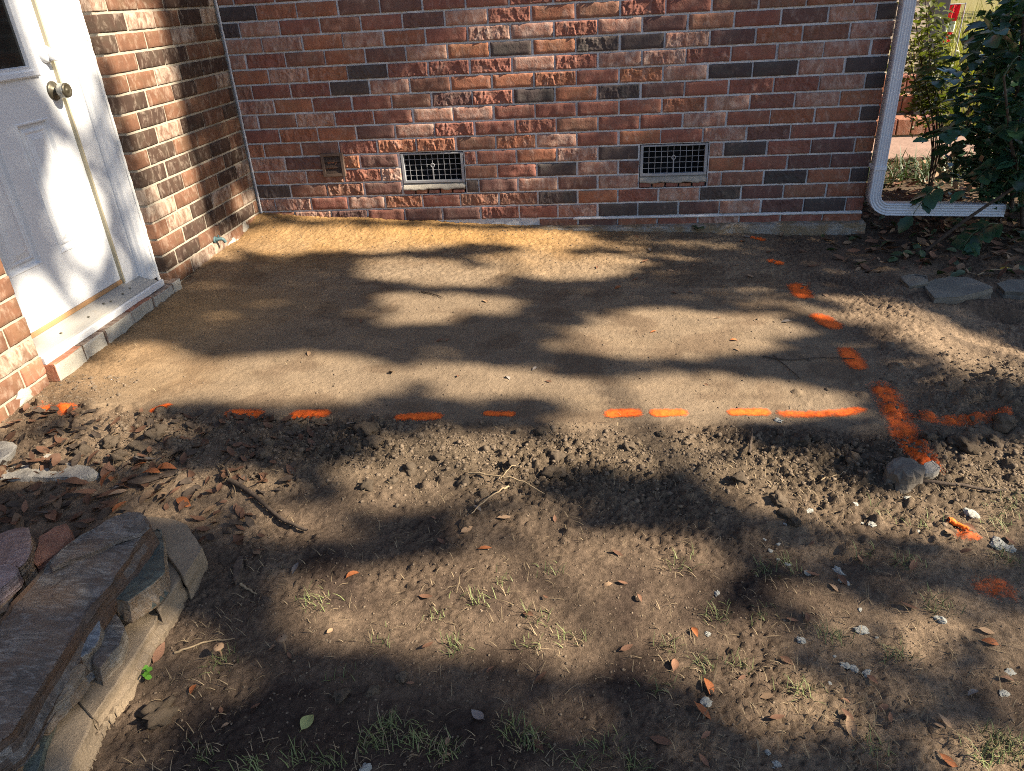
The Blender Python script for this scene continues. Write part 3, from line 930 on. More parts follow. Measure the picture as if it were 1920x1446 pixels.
kf = bm_obj('knob_face', bm, M_BRONZE, kn, True); kf.matrix_parent_inverse = Matrix()
DO = (DX, -1.158, 0.945)
bm = bmesh.new(); lathe(bm, [(0.0, 0.030), (0.006, 0.030), (0.016, 0.025), (0.020, 0.016), (0.021, 0.004)], DO); dpart(bm_obj('deadbolt', bm, M_DOOR, door, True))
bm = bmesh.new(); box(bm, (DX + 0.018, -1.168, 0.925), (DX + 0.045, -1.150, 0.958), 0.006)
for v in bm.verts:
    if v.co.x > DX + 0.03: v.co.z = 0.94 + (v.co.z - 0.94) * 0.5 - 0.012; v.co.y += 0.006
dpart(bm_obj('thumb_turn', bm, M_DOOR, door, True))
bm = bmesh.new(); box(bm, (DX - 0.03, DY0, 0.088), (DX + 0.006, DY1, 0.1045), 0.003); dpart(bm_obj('door_sweep', bm, M_SWEEP, door))

frame = empty('doorway_surround', (X0 - 0.05, YJ, 0.05), 'white painted door surround with caulked edge and grey threshold', 'door surround')
FINV = Matrix.Translation(-frame.location)
def fpart(o): o.matrix_parent_inverse = FINV; return o
bm = bmesh.new(); box(bm, (X0 - 0.20, -1.130, 0.07), (X0 - 0.088, -1.034, 2.10), 0.002); fpart(bm_obj('jamb', bm, M_TRIM, frame))
bm = bmesh.new(); box(bm, (DX - 0.03, DY1 + 0.0005, 0.09), (X0 - 0.086, -1.1295, 2.08), 0.0015); fpart(bm_obj('weather_strip', bm, M_WEATHER, frame))
# moulded casing: profile swept upwards
prof = [(X0 - 0.20, -1.036), (X0 - 0.082, -1.036), (X0 - 0.074, -1.032), (X0 - 0.070, -1.022), (X0 - 0.060, -1.016), (X0 - 0.056, -1.004), (X0 - 0.050, -0.998), (X0 - 0.048, -0.975), (X0 - 0.052, -0.969), (X0 - 0.20, -0.969)]
bm = bmesh.new(); lo = [bm.verts.new((x, y, 0.055)) for x, y in prof]; hi = [bm.verts.new((x, y, 2.12)) for x, y in prof]
for q in range(len(prof) - 1): bm.faces.new((lo[q], lo[q + 1], hi[q + 1], hi[q]))
bm.faces.new(lo); bm.faces.new(hi); fpart(bm_obj('casing', bm, M_TRIM, frame))
o = smear_strip('caulk_bead', [(X0 - 0.046, YJ - 0.001, 2.0), (X0 - 0.045, YJ - 0.002, 1.2), (X0 - 0.046, YJ - 0.001, 0.6), (X0 - 0.044, YJ - 0.003, 0.04)], (0.5, -0.86, 0), 0.009, 0.005, M_CAULK, frame, 12, 150)
bm = bmesh.new(); box(bm, (X0 - 0.20, -1.95, 0.07), (X0 - 0.088, -1.803, 2.10), 0.002); fpart(bm_obj('jamb', bm, M_TRIM, frame))
bm = bmesh.new(); box(bm, (X0 - 0.20, -1.80, 2.056), (X0 - 0.088, -1.131, 2.11), 0.002); fpart(bm_obj('head_jamb', bm, M_TRIM, frame))
# sloping threshold
bm = bmesh.new()
pr = [(X0 - 0.20, 0.03), (X0 - 0.20, 0.088), (X0 - 0.098, 0.087), (X0 - 0.09, 0.083), (X0 - 0.035, 0.066), (X0 - 0.030, 0.069), (X0 - 0.012, 0.064), (X0 - 0.008, 0.058), (X0 - 0.008, 0.03)]
lo = [bm.verts.new((x, YN + 0.0015, z)) for x, z in pr]; hi = [bm.verts.new((x, YJ - 0.0715, z)) for x, z in pr]
for q in range(len(pr)): bm.faces.new((lo[q], lo[(q + 1) % len(pr)], hi[(q + 1) % len(pr)], hi[q]))
bm.faces.new(lo); bm.faces.new(hi); fpart(bm_obj('threshold', bm, M_THRESH, frame))
bm = bmesh.new(); box(bm, (X0 - 0.0078, YN + 0.003, 0.034), (X0 + 0.006, YJ - 0.05, 0.060), 0.003)
fpart(bm_obj('sill_edge', bm, M_TRIM, frame))
# screws on the threshold
for (sy, sx) in ((-1.16, -0.055), (-1.22, -0.05), (-1.33, -0.06), (-1.30, -0.05), (-1.45, -0.045), (-1.60, -0.05)):
    bm = bmesh.new(); bmesh.ops.create_cone(bm, cap_ends=True, segments=8, radius1=0.005, radius2=0.004, depth=0.003, matrix=Matrix.Translation((X0 + sx, sy, 0.0735 + (sx + 0.05) * -0.31)))
    fpart(bm_obj('screw', bm, M_BRONZE, frame))

# ------------------------------------------------------------------ vents in the back wall
def make_vent(h, label, sill_drop):
    xa, xb, za, zb = h
    v = empty('foundation_vent', ((xa + xb) / 2, 0, za), label, 'vent', 'mesh vents in the brick wall')
    inv = Matrix.Translation(-v.location)
    zf = za + 0.058
    bm = bmesh.new()
    for a_, c_ in (((xa + 0.004, 0.004, zf), (xa + 0.018, 0.03, zb - 0.004)), ((xb - 0.018, 0.004, zf), (xb - 0.004, 0.03, zb - 0.004)),
                   ((xa + 0.018, 0.0045, zb - 0.012), (xb - 0.018, 0.03, zb - 0.004)), ((xa + 0.018, 0.0045, zf), (xb - 0.018, 0.03, zf + 0.012))):
        box(bm, a_, c_, 0.0015)
    f_ = bm_obj('vent_frame', bm, M_GALV, v); f_.matrix_parent_inverse = inv
    bm = bmesh.new()
    x0_, x1_, z0_, z1_ = xa + 0.016, xb - 0.016, zf + 0.010, zb - 0.010
    for i in range(1, 10):
        x = x0_ + (x1_ - x0_) * i / 10 + random.uniform(-0.001, 0.001); box(bm, (x - 0.0011, 0.012, z0_), (x + 0.0011, 0.0142, z1_))
    for i in range(1, 5):
        z = z0_ + (z1_ - z0_) * i / 5; box(bm, (x0_, 0.0145, z - 0.0011), (x1_, 0.0165, z + 0.0011))
    w_ = bm_obj('wire_mesh', bm, M_GALV, v); w_.matrix_parent_inverse = inv
    xm = (x0_ + x1_) / 2; zm = (z0_ + z1_) / 2 + 0.01
    bm = bmesh.new(); box(bm, (xm - 0.0028, 0.007, z0_), (xm + 0.0028, 0.0115, zm - 0.008))
    V, F = tube_arrays([(xm + 0.009 * math.cos(t), 0.009, zm + 0.009 * math.sin(t)) for t in np.linspace(0, 2 * math.pi, 15)], 0.0025, 5)
    vv = [bm.verts.new(p_) for p_ in V]
    for f4 in F: bm.faces.new([vv[q] for q in f4])
    k_ = bm_obj('damper_lever', bm, M_GALV, v); k_.matrix_parent_inverse = inv
    bm = bmesh.new(); box(bm, (xa - 0.002, 0.10, za), (xb + 0.002, 0.105, zb)); d_ = bm_obj('vent_dark_sheet', bm, M_VOID_SHADE, v); d_.matrix_parent_inverse = inv  # near-black sheet stands in for the unlit depth behind the mesh
    # sloping cement sill
    bm = bmesh.new(); n = 26; rg = []
    for i in range(n):
        x = xa + 0.003 + (xb - xa - 0.006) * i / (n - 1); e = 0.008 * float(fbm(x * 30, 2, 3, 4))
        rg.append([bm.verts.new(q) for q in ((x, 0.06, zf + 0.002), (x, 0.012, zf - 0.001), (x, -0.003 + 0.3 * e, zf - 0.022 + e), (x, -0.007 + 0.4 * e, za + 0.026 + e), (x, 0.03, za + 0.018 + e))])
    for i in range(n - 1):
        for j in range(4): bm.faces.new((rg[i][j], rg[i][j + 1], rg[i + 1][j + 1], rg[i + 1][j]))
    s_ = bm_obj('cement_sill', bm, M_WHITECEM, v, True); s_.matrix_parent_inverse = inv
    for i in range(5):
        a_ = xa + 0.003 + (xb - xa - 0.006) * i / 5
        bm = bmesh.new(); box(bm, (a_, -0.002 + random.uniform(-0.002, 0.002), za + 0.005), (a_ + (xb - xa - 0.006) / 5 - 0.008, 0.06, za + 0.024 + random.uniform(-0.004, 0.004)), 0.003)
        o = bm_obj('rowlock_brick', bm, BRICK['rust'] if i % 2 else BRICK['red'], v); o.matrix_parent_inverse = inv
    return v


make_vent(VENTS[0], 'mesh crawl space vent beside the brown louvre, with a sunlit cement sill', 0)
make_vent(VENTS[1], 'mesh crawl space vent in the shaded brickwork, nearer the white downspout', 0)

lv = empty('louvre_vent', (0.26, 0, 0.25), 'small square brown plastic louvre vent on the brick wall', 'vent')
linv = Matrix.Translation(-lv.location)
bm = bmesh.new()
la, lb, lz, lt = 0.202, 0.322, 0.250, 0.368
for a_, c_ in (((la, -0.016, lz), (la + 0.016, 0.004, lt)), ((lb - 0.016, -0.016, lz), (lb, 0.004, lt)), ((la + 0.016, -0.0155, lz), (lb - 0.016, 0.004, lz + 0.015)), ((la + 0.016, -0.0155, lt - 0.015), (lb - 0.016, 0.004, lt))):
    box(bm, a_, c_, 0.002)
o = bm_obj('vent_frame', bm, M_LOUVRE, lv); o.matrix_parent_inverse = linv
for i in range(3):
    z = lz + 0.016 + i * 0.029
    bm = bmesh.new(); quad(bm, [(la + 0.0165, -0.013, z), (lb - 0.0165, -0.013, z), (lb - 0.0165, -0.003, z + 0.030), (la + 0.0165, -0.003, z + 0.030)])
    bmesh.ops.solidify(bm, geom=bm.faces[:], thickness=0.002)
    o = bm_obj('louvre_blade', bm, M_LOUVRE, lv); o.matrix_parent_inverse = linv
bm = bmesh.new(); box(bm, (la + 0.01, -0.0029, lz + 0.01), (lb - 0.01, -0.0015, lt - 0.01)); o = bm_obj('vent_back', bm, M_LOUVRE, lv); o.matrix_parent_inverse = linv

# tap stub on the door wall
tap = empty('wall_tap', (X0, -0.42, 0.07), 'small verdigris tap stub low on the brown brick wall near the corner', 'tap')
tp = on_plane(403, 452, 0, X0); tap.location = tp
V, F = tube_arrays(spline([(0, 0, 0.006), (0.02, 0.004, 0.008), (0.036, 0.012, 0.004), (0.042, 0.018, -0.012)], 10), [0.012] * 3 + [0.008] * 7, 10)
link('tap_spout', mesh_np('tap_spout', V, F, True), M_TEAL, tap)
bm = bmesh.new(); lathe(bm, [(0.0, 0.016), (0.005, 0.016), (0.007, 0.011)], (0.0, 0, 0.006), n=12); bm_obj('flange', bm, M_TEAL, tap, True)
V, F = tube_arrays([(0.02, 0.004, 0.012), (0.022, 0.003, 0.028)], 0.004, 6); link('tap_stem', mesh_np('tap_stem', V, F), M_TEAL, tap)

# ------------------------------------------------------------------ downspout
spout = empty('downspout', (2.96, -0.06, 0.0), 'white fluted aluminium downspout at the wall corner with elbow and ground extension', 'downspout')
sinv = Matrix.Translation(-spout.location)
def flute_profile(w, d):
    """closed outline in (side, out): out>0 faces the viewer"""
    P = []
    m = 24
    for i in range(m + 1):
        s = -w / 2 + w * i / m
        g = 0.0042 * (0.5 + 0.5 * math.cos(2 * math.pi * (i / m) * 4)) if 0.1 < i / m < 0.9 else 0.0055
        P.append((s, d / 2 - 0.0055 + g))
    P.append((w / 2 + 0.002, d / 2 - 0.008)); P.append((w / 2 + 0.002, -d / 2))
    P.append((-w / 2 - 0.002, -d / 2)); P.append((-w / 2 - 0.002, d / 2 - 0.008))
    return P
def sweep_profile(name, path, outs, prof, mat, parent, scale=None):
    """profile swept along path; outs = out direction per point"""
    path = np.asarray(path, float); t = np.gradient(path, axis=0); t /= np.linalg.norm(t, axis=1)[:, None]
    V = []; n = len(prof)
    for i, p_ in enumerate(path):
        o_ = np.array(outs[i], float); o_ = o_ - t[i] * (o_ @ t[i]); o_ /= np.linalg.norm(o_)
        sd = np.cross(t[i], o_)
        k = scale[i] if scale is not None else 1.0
        for (s, d) in prof: V.append(p_ + sd * s * k + o_ * d * k)
    I = np.arange(len(path) * n).reshape(-1, n)
    F = np.stack([I[:-1], np.roll(I, -1, 1)[:-1], np.roll(I, -1, 1)[1:], I[1:]], -1).reshape(-1, 4)
    o = link(name, mesh_np(name, V, F), mat, parent); o.matrix_parent_inverse = sinv
    return o
SX, SY = 2.950, -0.052
PR = flute_profile(0.049, 0.062)
OUTV = (0.0, -1.0, 0.0)
sweep_profile('pipe', [(SX, SY, 2.5), (SX, SY, 1.2), (SX, SY, 0.33), (SX, SY, 0.215)], [OUTV] * 4, PR, M_SPOUT, spout)
ang = np.linspace(0, math.pi / 2 - 0.07, 22)
rad = 0.075
el = [(SX, SY, 0.225), (SX, SY, 0.12)] + [(SX + rad - rad * math.cos(t), SY, 0.10 - rad * math.sin(t)) for t in ang]
sc = [1.03, 1.03] + [1.0 + 0.045 * (0.5 + 0.5 * math.cos(i * 2 * math.pi / 3)) for i in range(len(ang))]
sweep_profile('elbow', el, [OUTV] * len(el), PR, M_SPOUT, spout, sc)
e0 = np.array(el[-1]); ed = np.array([1.0, 0.0, -0.035])
ext = [e0 - ed * 0.01 + ed * s for s in (0, 0.2, 0.38, 0.54)]
sweep_profile('extension', ext, [OUTV] * 4, flute_profile(0.053, 0.066), M_SPOUT, spout)
for zz in (0.215, 1.6):
    bm = bmesh.new(); box(bm, (SX - 0.0285, SY - 0.0335, zz), (SX + 0.0285, SY + 0.052, zz + 0.018), 0.001); o = bm_obj('strap', bm, M_SPOUT, spout); o.matrix_parent_inverse = sinv

# ------------------------------------------------------------------ the tree whose crown shades the yard (it stands off to the right)
E1 = np.cross(np.array([0, 0, 1.0]), SUN); E1 /= np.linalg.norm(E1)
E2 = np.cross(SUN, E1)


def sun_ab(P):
    P = np.asarray(P, float)
    return P @ E1, P @ E2


# patches of sunlight seen on the ground, walls and door
SUNLIT = [
    ('g', 1, [(480, 432), (560, 424), (700, 428), (860, 430), (1080, 436), (1120, 452), (1060, 470), (985, 462), (900, 452), (800, 462), (700, 474), (600, 466), (490, 478)]),
    ('g', 1, [(690, 498), (740, 484), (830, 488), (900, 508), (925, 525), (870, 535), (780, 531), (700, 516)]),
    ('g', 1, [(905, 480), (1000, 468), (1090, 480), (1200, 490), (1160, 516), (1050, 520), (950, 512)]),
    ('g', 1, [(720, 560), (780, 552), (900, 554), (975, 566), (930, 582), (840, 594), (760, 608), (735, 590)]),
    ('g', 1, [(1050, 622), (1110, 604), (1250, 580), (1380, 590), (1490, 612), (1440, 642), (1330, 662), (1200, 670), (1080, 657)]),
    ('g', 1, [(60, 770), (90, 735), (180, 690), (235, 652), (300, 648), (380, 676), (450, 690), (500, 668), (600, 662), (690, 676), (745, 700), (745, 722), (680, 742), (560, 757), (440, 752), (330, 757), (200, 770)]),
    ('g', 1, [(785, 708), (830, 690), (940, 686), (1010, 698), (1030, 728), (960, 744), (850, 738)]),
    ('g', 1, [(1050, 748), (1140, 714), (1300, 702), (1450, 716), (1570, 742), (1600, 768), (1450, 775), (1300, 778), (1130, 774)]),
    ('g', .7, [(1380, 560), (1425, 543), (1490, 556), (1535, 585), (1480, 592), (1400, 582)]),
    ('g', 1, [(1590, 558), (1640, 556), (1720, 594), (1800, 628), (1930, 670), (1930, 702), (1800, 672), (1700, 645), (1620, 600)]),
    ('g', .8, [(1760, 668), (1850, 692), (1930, 716), (1930, 726), (1850, 712), (1760, 684)]),
    ('g', 1, [(640, 905), (720, 845), (800, 825), (900, 808), (990, 815), (1015, 860), (995, 905), (930, 925), (850, 935), (760, 948), (690, 952)]),
    ('g', 1, [(1030, 800), (1120, 792), (1330, 788), (1345, 830), (1280, 852), (1200, 878), (1140, 882), (1110, 850)]),
    ('g', 1, [(1330, 890), (1420, 858), (1520, 850), (1510, 880), (1540, 925), (1640, 930), (1700, 915), (1760, 890), (1840, 855), (1930, 835), (1930, 965), (1860, 990), (1800, 1012), (1700, 1004), (1600, 982), (1520, 966), (1440, 960), (1400, 920)]),
    ('g', .8, [(860, 985), (900, 965), (1000, 952), (1110, 955), (1090, 995), (990, 1015), (900, 1005)]),
    ('g', 1, [(530, 1145), (600, 1095), (700, 1066), (800, 1075), (900, 1058), (1000, 1034), (1100, 1018), (1220, 1005), (1300, 1050), (1315, 1120), (1300, 1200), (1235, 1250), (1150, 1240), (1050, 1245), (950, 1232), (880, 1215), (780, 1222), (700, 1190), (600, 1192)]),
    ('g', .9, [(120, 1446), (170, 1340), (215, 1250), (270, 1190), (340, 1195), (430, 1235), (405, 1285), (350, 1305), (290, 1335), (230, 1380), (180, 1446)]),
    ('g', .9, [(-20, 790), (90, 752), (200, 772), (280, 792), (265, 840), (200, 872), (110, 885), (-20, 900)]),
    ('g', .9, [(1790, 1460), (1830, 1390), (1930, 1330), (1930, 1460)]),
    ('g', .55, [(240, 960), (340, 900), (430, 890), (560, 945), (640, 990), (560, 1010), (440, 980), (360, 985)]),
    ('g', .15, [(420, 1250), (560, 1290), (800, 1330), (1060, 1420), (900, 1446), (620, 1400), (420, 1340)]),
    ('g', .25, [(1330, 1150), (1480, 1120), (1700, 1140), (1900, 1130), (1900, 1230), (1650, 1330), (1450, 1400), (1330, 1420), (1250, 1330)]),
    ('l', 1, [(160, -20), (270, -20), (300, 80), (335, 215), (365, 340), (392, 432), (384, 478), (332, 492), (312, 430), (296, 345), (245, 225), (195, 80)]),
    ('l', 1, [(432, 378), (474, 358), (482, 396), (466, 410)]),
    ('l', 1, [(385, 472), (424, 424), (460, 434), (470, 470), (440, 480), (405, 505)]),
    ('d', 1, [(20, -20), (120, -20), (140, 90), (152, 185), (130, 205), (95, 175), (78, 110), (55, 60)]),
    ('d', 1, [(108, 300), (140, 308), (168, 370), (186, 440), (176, 484), (150, 474), (118, 420), (98, 350)]),
    ('d', .8, [(122, 462), (148, 480), (172, 545), (174, 584), (150, 565), (126, 505)]),
    ('d', 1, [(25, 545), (75, 528), (112, 580), (130, 628), (70, 640), (45, 590)]),
    ('l', 1, [(50, 690), (80, 640), (140, 600), (205, 568), (215, 585), (150, 640), (100, 700)]),
    ('l', 1, [(-60, 440), (15, 470), (110, 735), (40, 790), (-60, 800)]),
    ('f', 1, [(125, -20), (200, -20), (235, 170), (225, 205), (190, 160), (160, 60)]),
    ('f', .8, [(205, 215), (236, 210), (262, 330), (286, 470), (270, 480), (245, 380)]),
    ('b', .22, [(880, 10), (1000, -20), (1320, -20), (1270, 150), (1120, 340), (930, 410), (600, 425), (610, 330), (780, 190)]),
    ('b', 1, [(925, 92), (1000, 28), (1100, -20), (1230, -20), (1170, 60), (1090, 104), (1010, 124), (950, 122)]),
    ('b', .9, [(825, 176), (900, 116), (1000, 124), (985, 168), (900, 190), (850, 198)]),
    ('b', 1, [(715, 256), (790, 200), (905, 200), (950, 236), (910, 268), (800, 274), (740, 272)]),
    ('b', 1, [(640, 345), (715, 285), (752, 285), (755, 405), (690, 412), (545, 412), (575, 385)]),
    ('b', .9, [(878, 330), (898, 290), (1050, 276), (1045, 312), (965, 342), (960, 366), (900, 366)]),
]
RES = 0.01
corner = []
for px in range(-40, 1961, 80):
    for py in range(-30, 1480, 60):
        if py > 400 or px > 1650:
            try: corner.append(ground_hit(px, max(py, 60)))
            except Exception: pass
corner = [c_ for c_ in corner if -0.3 < c_[0] < 4.6 and -3.4 < c_[1] < 0.35]
corner += [np.array((x, 0, z)) for x in np.linspace(X0, XE, 12) for z in np.linspace(0, 1.15, 8)]
corner += [np.array((X0 - 0.1, y, z)) for y in np.linspace(0, -2.3, 10) for z in np.linspace(0, 1.3, 8)]
corner += [np.array((x, y, z)) for x in (3.2, 3.8, 4.2) for y in (-0.4, 0.1, 0.3) for z in (0, 0.5, 0.9)]
ca, cb = sun_ab(np.array(corner))
A0, A1, B0, B1 = ca.min() - 0.15, ca.max() + 0.15, cb.min() - 0.12, cb.max() + 0.15
na, nb = int((A1 - A0) / RES), int((B1 - B0) / RES)
AA, BB = np.meshgrid(A0 + (np.arange(na) + 0.5) * RES, B0 + (np.arange(nb) + 0.5) * RES)
LIT = np.zeros(AA.shape)


def inpoly(x, y, poly):
    inside = np.zeros(x.shape, bool); n = len(poly); j = n - 1
    for i in range(n):
        xi, yi = poly[i]; xj, yj = poly[j]
        if abs(yj - yi) > 1e-12:
            inside ^= ((yi > y) != (yj > y)) & (x < (xj - xi) * (y - yi) / (yj - yi) + xi)
        j = i
    return inside


WOBA = 0.030 * fbm(AA * 22, BB * 7, 4, 91, 0.65); WOBB = 0.075 * fbm(AA * 20 + 40, BB * 8, 4, 92, 0.65)
for kind, val, poly in SUNLIT:
    pts = []
    for i in range(len(poly)):
        p0, p1 = poly[i], poly[(i + 1) % len(poly)]
        for t in (0, 0.34, 0.67):
            q = (p0[0] + (p1[0] - p0[0]) * t, p0[1] + (p1[1] - p0[1]) * t)
            if kind == 'g': P = ground_hit(*q)
            elif kind == 'b': P = on_plane(q[0], q[1], 1, 0.0)
            elif kind == 'l': P = on_plane(q[0], q[1], 0, X0)
            elif kind == 'd': P = on_plane(q[0], q[1], 0, DX)
            else: P = on_plane(q[0], q[1], 0, X0 - 0.06)
            pts.append(sun_ab(P))
    m = inpoly(AA + WOBA, BB + WOBB, pts)
    LIT = np.maximum(LIT, m * val)
GROW = LIT.copy()
for dx, dy in ((1, 0), (-1, 0), (0, 1), (0, -1), (2, 0), (-2, 0), (0, 2), (0, -2), (1, 1), (-1, -1), (1, -1), (-1, 1), (3, 0), (-3, 0), (0, 3), (0, -3)):
    GROW = np.maximum(GROW, np.roll(np.roll(LIT, dx, 1), dy, 0))
LIT = GROW

tree = empty('shade_tree', (9.0, -5.6, -0.3), 'broadleaf tree whose crown throws dappled shade over the yard', 'tree')
nleaf = 42000
la_ = rng.uniform(A0, A1, nleaf); lb_ = rng.uniform(B0, B1, nleaf)
li = np.clip(((la_ - A0) / RES).astype(int), 0, na - 1); lj = np.clip(((lb_ - B0) / RES).astype(int), 0, nb - 1)
litv = LIT[lj, li]
keep = np.where(litv > 0.95, False, rng.random(nleaf) > litv * 0.995)
keep &= ~((litv > 0.2) & (litv < 0.6) & (rng.random(nleaf) < 0.72))
thin = sstep(0.12, 0.42, fbm(la_ * 9, lb_ * 2.6, 3, 95))       # the crown is thinner in places: half light
keep &= rng.random(nleaf) > 0.62 * thin
la_, lb_ = la_[keep], lb_[keep]
base = la_[:, None] * E1 + lb_[:, None] * E2
xt = rng.uniform(6.4, 9.4, len(la_))
tt = (xt - base[:, 0]) / SUN[0]
ctr = base + tt[:, None] * SUN
nl = len(ctr)
d1 = rng.normal(size=(nl, 3)); d1 -= 0.75 * (d1 @ SUN)[:, None] * SUN; d1 /= np.linalg.norm(d1, axis=1)[:, None]
d2 = np.cross(d1, SUN + 0.5 * rng.normal(size=(nl, 3))); d2 /= np.linalg.norm(d2, axis=1)[:, None]
ln = rng.uniform(0.034, 0.052, nl)[:, None]; wd = ln * rng.uniform(0.5, 0.75, nl)[:, None]
up = np.cross(d1, d2)
LV = np.stack([ctr - d1 * ln, ctr + d2 * wd - d1 * ln * 0.1 + up * wd * 0.3, ctr + d1 * ln, ctr - d2 * wd - d1 * ln * 0.1 + up * wd * 0.3], 1).reshape(-1, 3)
i4 = np.arange(nl)[:, None] * 4
LF = np.concatenate([i4 + np.array([[0, 1, 2]]), i4 + np.array([[0, 2, 3]])])
tinv = Matrix.Translation(-tree.location)
cr = tag(link('crown', mesh_np('crown', LV, LF), M_CROWN, tree), kind='stuff'); cr.matrix_parent_inverse = tinv
V, F = tube_arrays(spline([(9.0, -5.6, -0.4), (8.95, -5.55, 1.0), (8.9, -5.4, 2.6), (8.8, -5.2, 4.8), (8.6, -4.9, 6.8)], 24), np.linspace(0.20, 0.06, 24), 12)
o = link('trunk', mesh_np('trunk', V, F, True), M_BARK, tree); o.matrix_parent_inverse = tinv
for (z0, tx, ty, tz) in ((2.2, 8.0, -1.8, 3.6), (2.9, 7.4, -3.0, 4.4), (3.6, 8.4, -1.0, 5.2), (4.2, 7.8, -2.4, 6.0), (5.0, 8.2, -3.4, 6.9)):
    V, F = tube_arrays(spline([(8.87, -5.3, z0), (8.7, -4.7, z0 + 0.4), ((8.8 + tx) / 2, (ty - 5.2) / 2 - 0.2, (z0 + tz) / 2 + 0.2), (tx, ty, tz)], 16), np.linspace(0.05, 0.008, 16), 8)
    o = link('limb', mesh_np('limb', V, F, True), M_BARK, tree); o.matrix_parent_inverse = tinv

# ------------------------------------------------------------------ sprayed marks on the soil
b = NB('orange_spray')
at = b.n.new('ShaderNodeAttribute'); at.attribute_name = 'spray'
nz = b.math('ADD', b.math('MULTIPLY', b.noise(b.pos(), 160, 4, 0.7), 0.7), b.math('MULTIPLY', b.noise(b.pos(), 28, 3, 0.6), 0.42))
am = b.math('ADD', at.outputs['Fac'], b.math('MULTIPLY', b.math('SUBTRACT', nz, 0.58), 1.5))
al = b.ramp(am, [(0.22, 0.0), (0.85, 1.0)])
cn = b.noise(b.pos(), 90, 4, 0.7)
b.set(b.ramp(cn, [(0.3, (0.55, 0.075, 0.010)), (0.7, (0.82, 0.15, 0.016))]), b.bump(b.noise(b.pos(), 420, 3), 0.4, 0.004), 0.8)
tr = b.n.new('ShaderNodeBsdfTransparent'); mx = b.n.new('ShaderNodeMixShader')
b.l(al, mx.inputs[0]); b.l(tr.outputs[0], mx.inputs[1]); b.l(b.b.outputs[0], mx.inputs[2]); b.l(mx.outputs[0], b.out.inputs[0])
M_SPRAY = b.m


def spray(label, px_path, half_px, strength=1.0, group=None, soft=1.0):
    pts = [ground_hit(*q)[:2] for q in px_path]
    P0 = ground_hit(*px_path[0]); dist = np.linalg.norm(P0 - CAM)
    hw = half_px * dist / FPX * 2.05 if isinstance(half_px, (int, float)) else half_px[0]
    pts = np.array(pts); mg = hw * 1.8
    lo = pts.min(0) - mg; hi = pts.max(0) + mg
    i0, i1 = np.searchsorted(GX, [lo[0], hi[0]]); j0, j1 = np.searchsorted(GY, [lo[1], hi[1]])
    sx, sy = XX[j0:j1, i0:i1], YY[j0:j1, i0:i1]
    d = np.full(sx.shape, 9.0)
    segs = list(zip(pts[:-1], pts[1:])) if len(pts) > 1 else [(pts[0], pts[0] + 1e-4)]
    for p, q in segs:
        v = q - p; L2 = (v @ v)
        t = np.clip(((sx - p[0]) * v[0] + (sy - p[1]) * v[1]) / L2, 0, 1)
        d = np.minimum(d, np.hypot(sx - p[0] - t * v[0], sy - p[1] - t * v[1]))
    a_ = np.clip(1.45 * (1.0 - d / (1.45 * hw)), 0, 1.05) * strength
    a_ = a_ * (d < mg)
    if len(px_path) > 2 or half_px > 14: a_ = a_ * (0.75 + 0.5 * fbm(sx * 40, sy * 40, 3, 55))
    m = a_ > 0.02
    fm = m[:-1, :-1] | m[1:, :-1] | m[:-1, 1:] | m[1:, 1:]
    n0, n1 = sx.shape
    I = np.arange(n0 * n1).reshape(n0, n1)
    F = np.stack([I[:-1, :-1], I[:-1, 1:], I[1:, 1:], I[1:, :-1]], -1)[fm]
    used = np.unique(F); rem = np.zeros(n0 * n1, int); rem[used] = np.arange(len(used))
    ctr = np.array([pts[:, 0].mean(), pts[:, 1].mean(), 0.0]); ctr[2] = HF(ctr[0], ctr[1])
    Vv = np.stack([sx, sy, ZZ[j0:j1, i0:i1] + 0.0022], -1).reshape(-1, 3)[used] - ctr
    me = mesh_np('paint_mark', Vv, rem[F], True)
    at_ = me.attributes.new('spray', 'FLOAT', 'POINT'); at_.data.foreach_set('value', a_.ravel()[used].astype(np.float32))
    return tag(link('paint_mark', me, M_SPRAY, None, ctr), label, 'paint mark', group)


GF, GR = 'orange dashes along the front edge of the pad', 'orange dashes along the right side of the pad'
spray('small orange spray dash nearest the door wall on the front edge of the pad', [(292, 770), (314, 763)], 4.5, 1, GF)
spray('orange spray dash second from the door wall, on the front edge of the pad', [(438, 777), (480, 777)], 7, 1, GF)
spray('orange spray dash third from the door wall, just left of the leaf in the clods', [(558, 778), (604, 777)], 7, 1, GF)
spray('long orange spray dash right of the leaf standing in the clods', [(752, 784), (818, 781)], 6, 1, GF)
spray('thin orange spray dash half buried by clods at the middle of the front edge', [(914, 776), (958, 777)], 4.5, 1, GF)
spray('orange spray dash, left one of the close pair right of the middle', [(1148, 776), (1190, 775)], 7, 1, GF)
spray('orange spray dash, right one of the close pair right of the middle', [(1231, 775), (1276, 774)], 6.5, 1, GF)
spray('orange spray dash between the close pair and the long ragged stroke', [(1377, 774), (1432, 774)], 6, 1, GF)
spray('long ragged orange spray stroke running along clods into the front right corner', [(1468, 777), (1510, 779), (1560, 776), (1610, 770)], 6, 0.95, GF)
spray('faint orange speck by the concrete footing at the far end of the line', [(1412, 446), (1428, 450)], 4, 0.75, GR)
spray('faint orange spot second from the footing on the right side line', [(1448, 491), (1460, 494)], 4.5, 0.9, GR)
spray('orange dash third from the footing on the right side line', [(1495, 538), (1505, 554)], 8, 0.95, GR)
spray('orange dash in shade, slanting, fourth from the footing on the right side line', [(1538, 596), (1560, 610)], 8, 1, GR)
spray('orange dash fifth from the footing, crossed by a thin twig', [(1588, 660), (1608, 686)], 8, 0.85, GR)
spray('big orange cross stroke running from the pad corner down to the rock', [(1654, 728), (1672, 760), (1690, 800), (1712, 838), (1738, 872)], 11, 0.82)
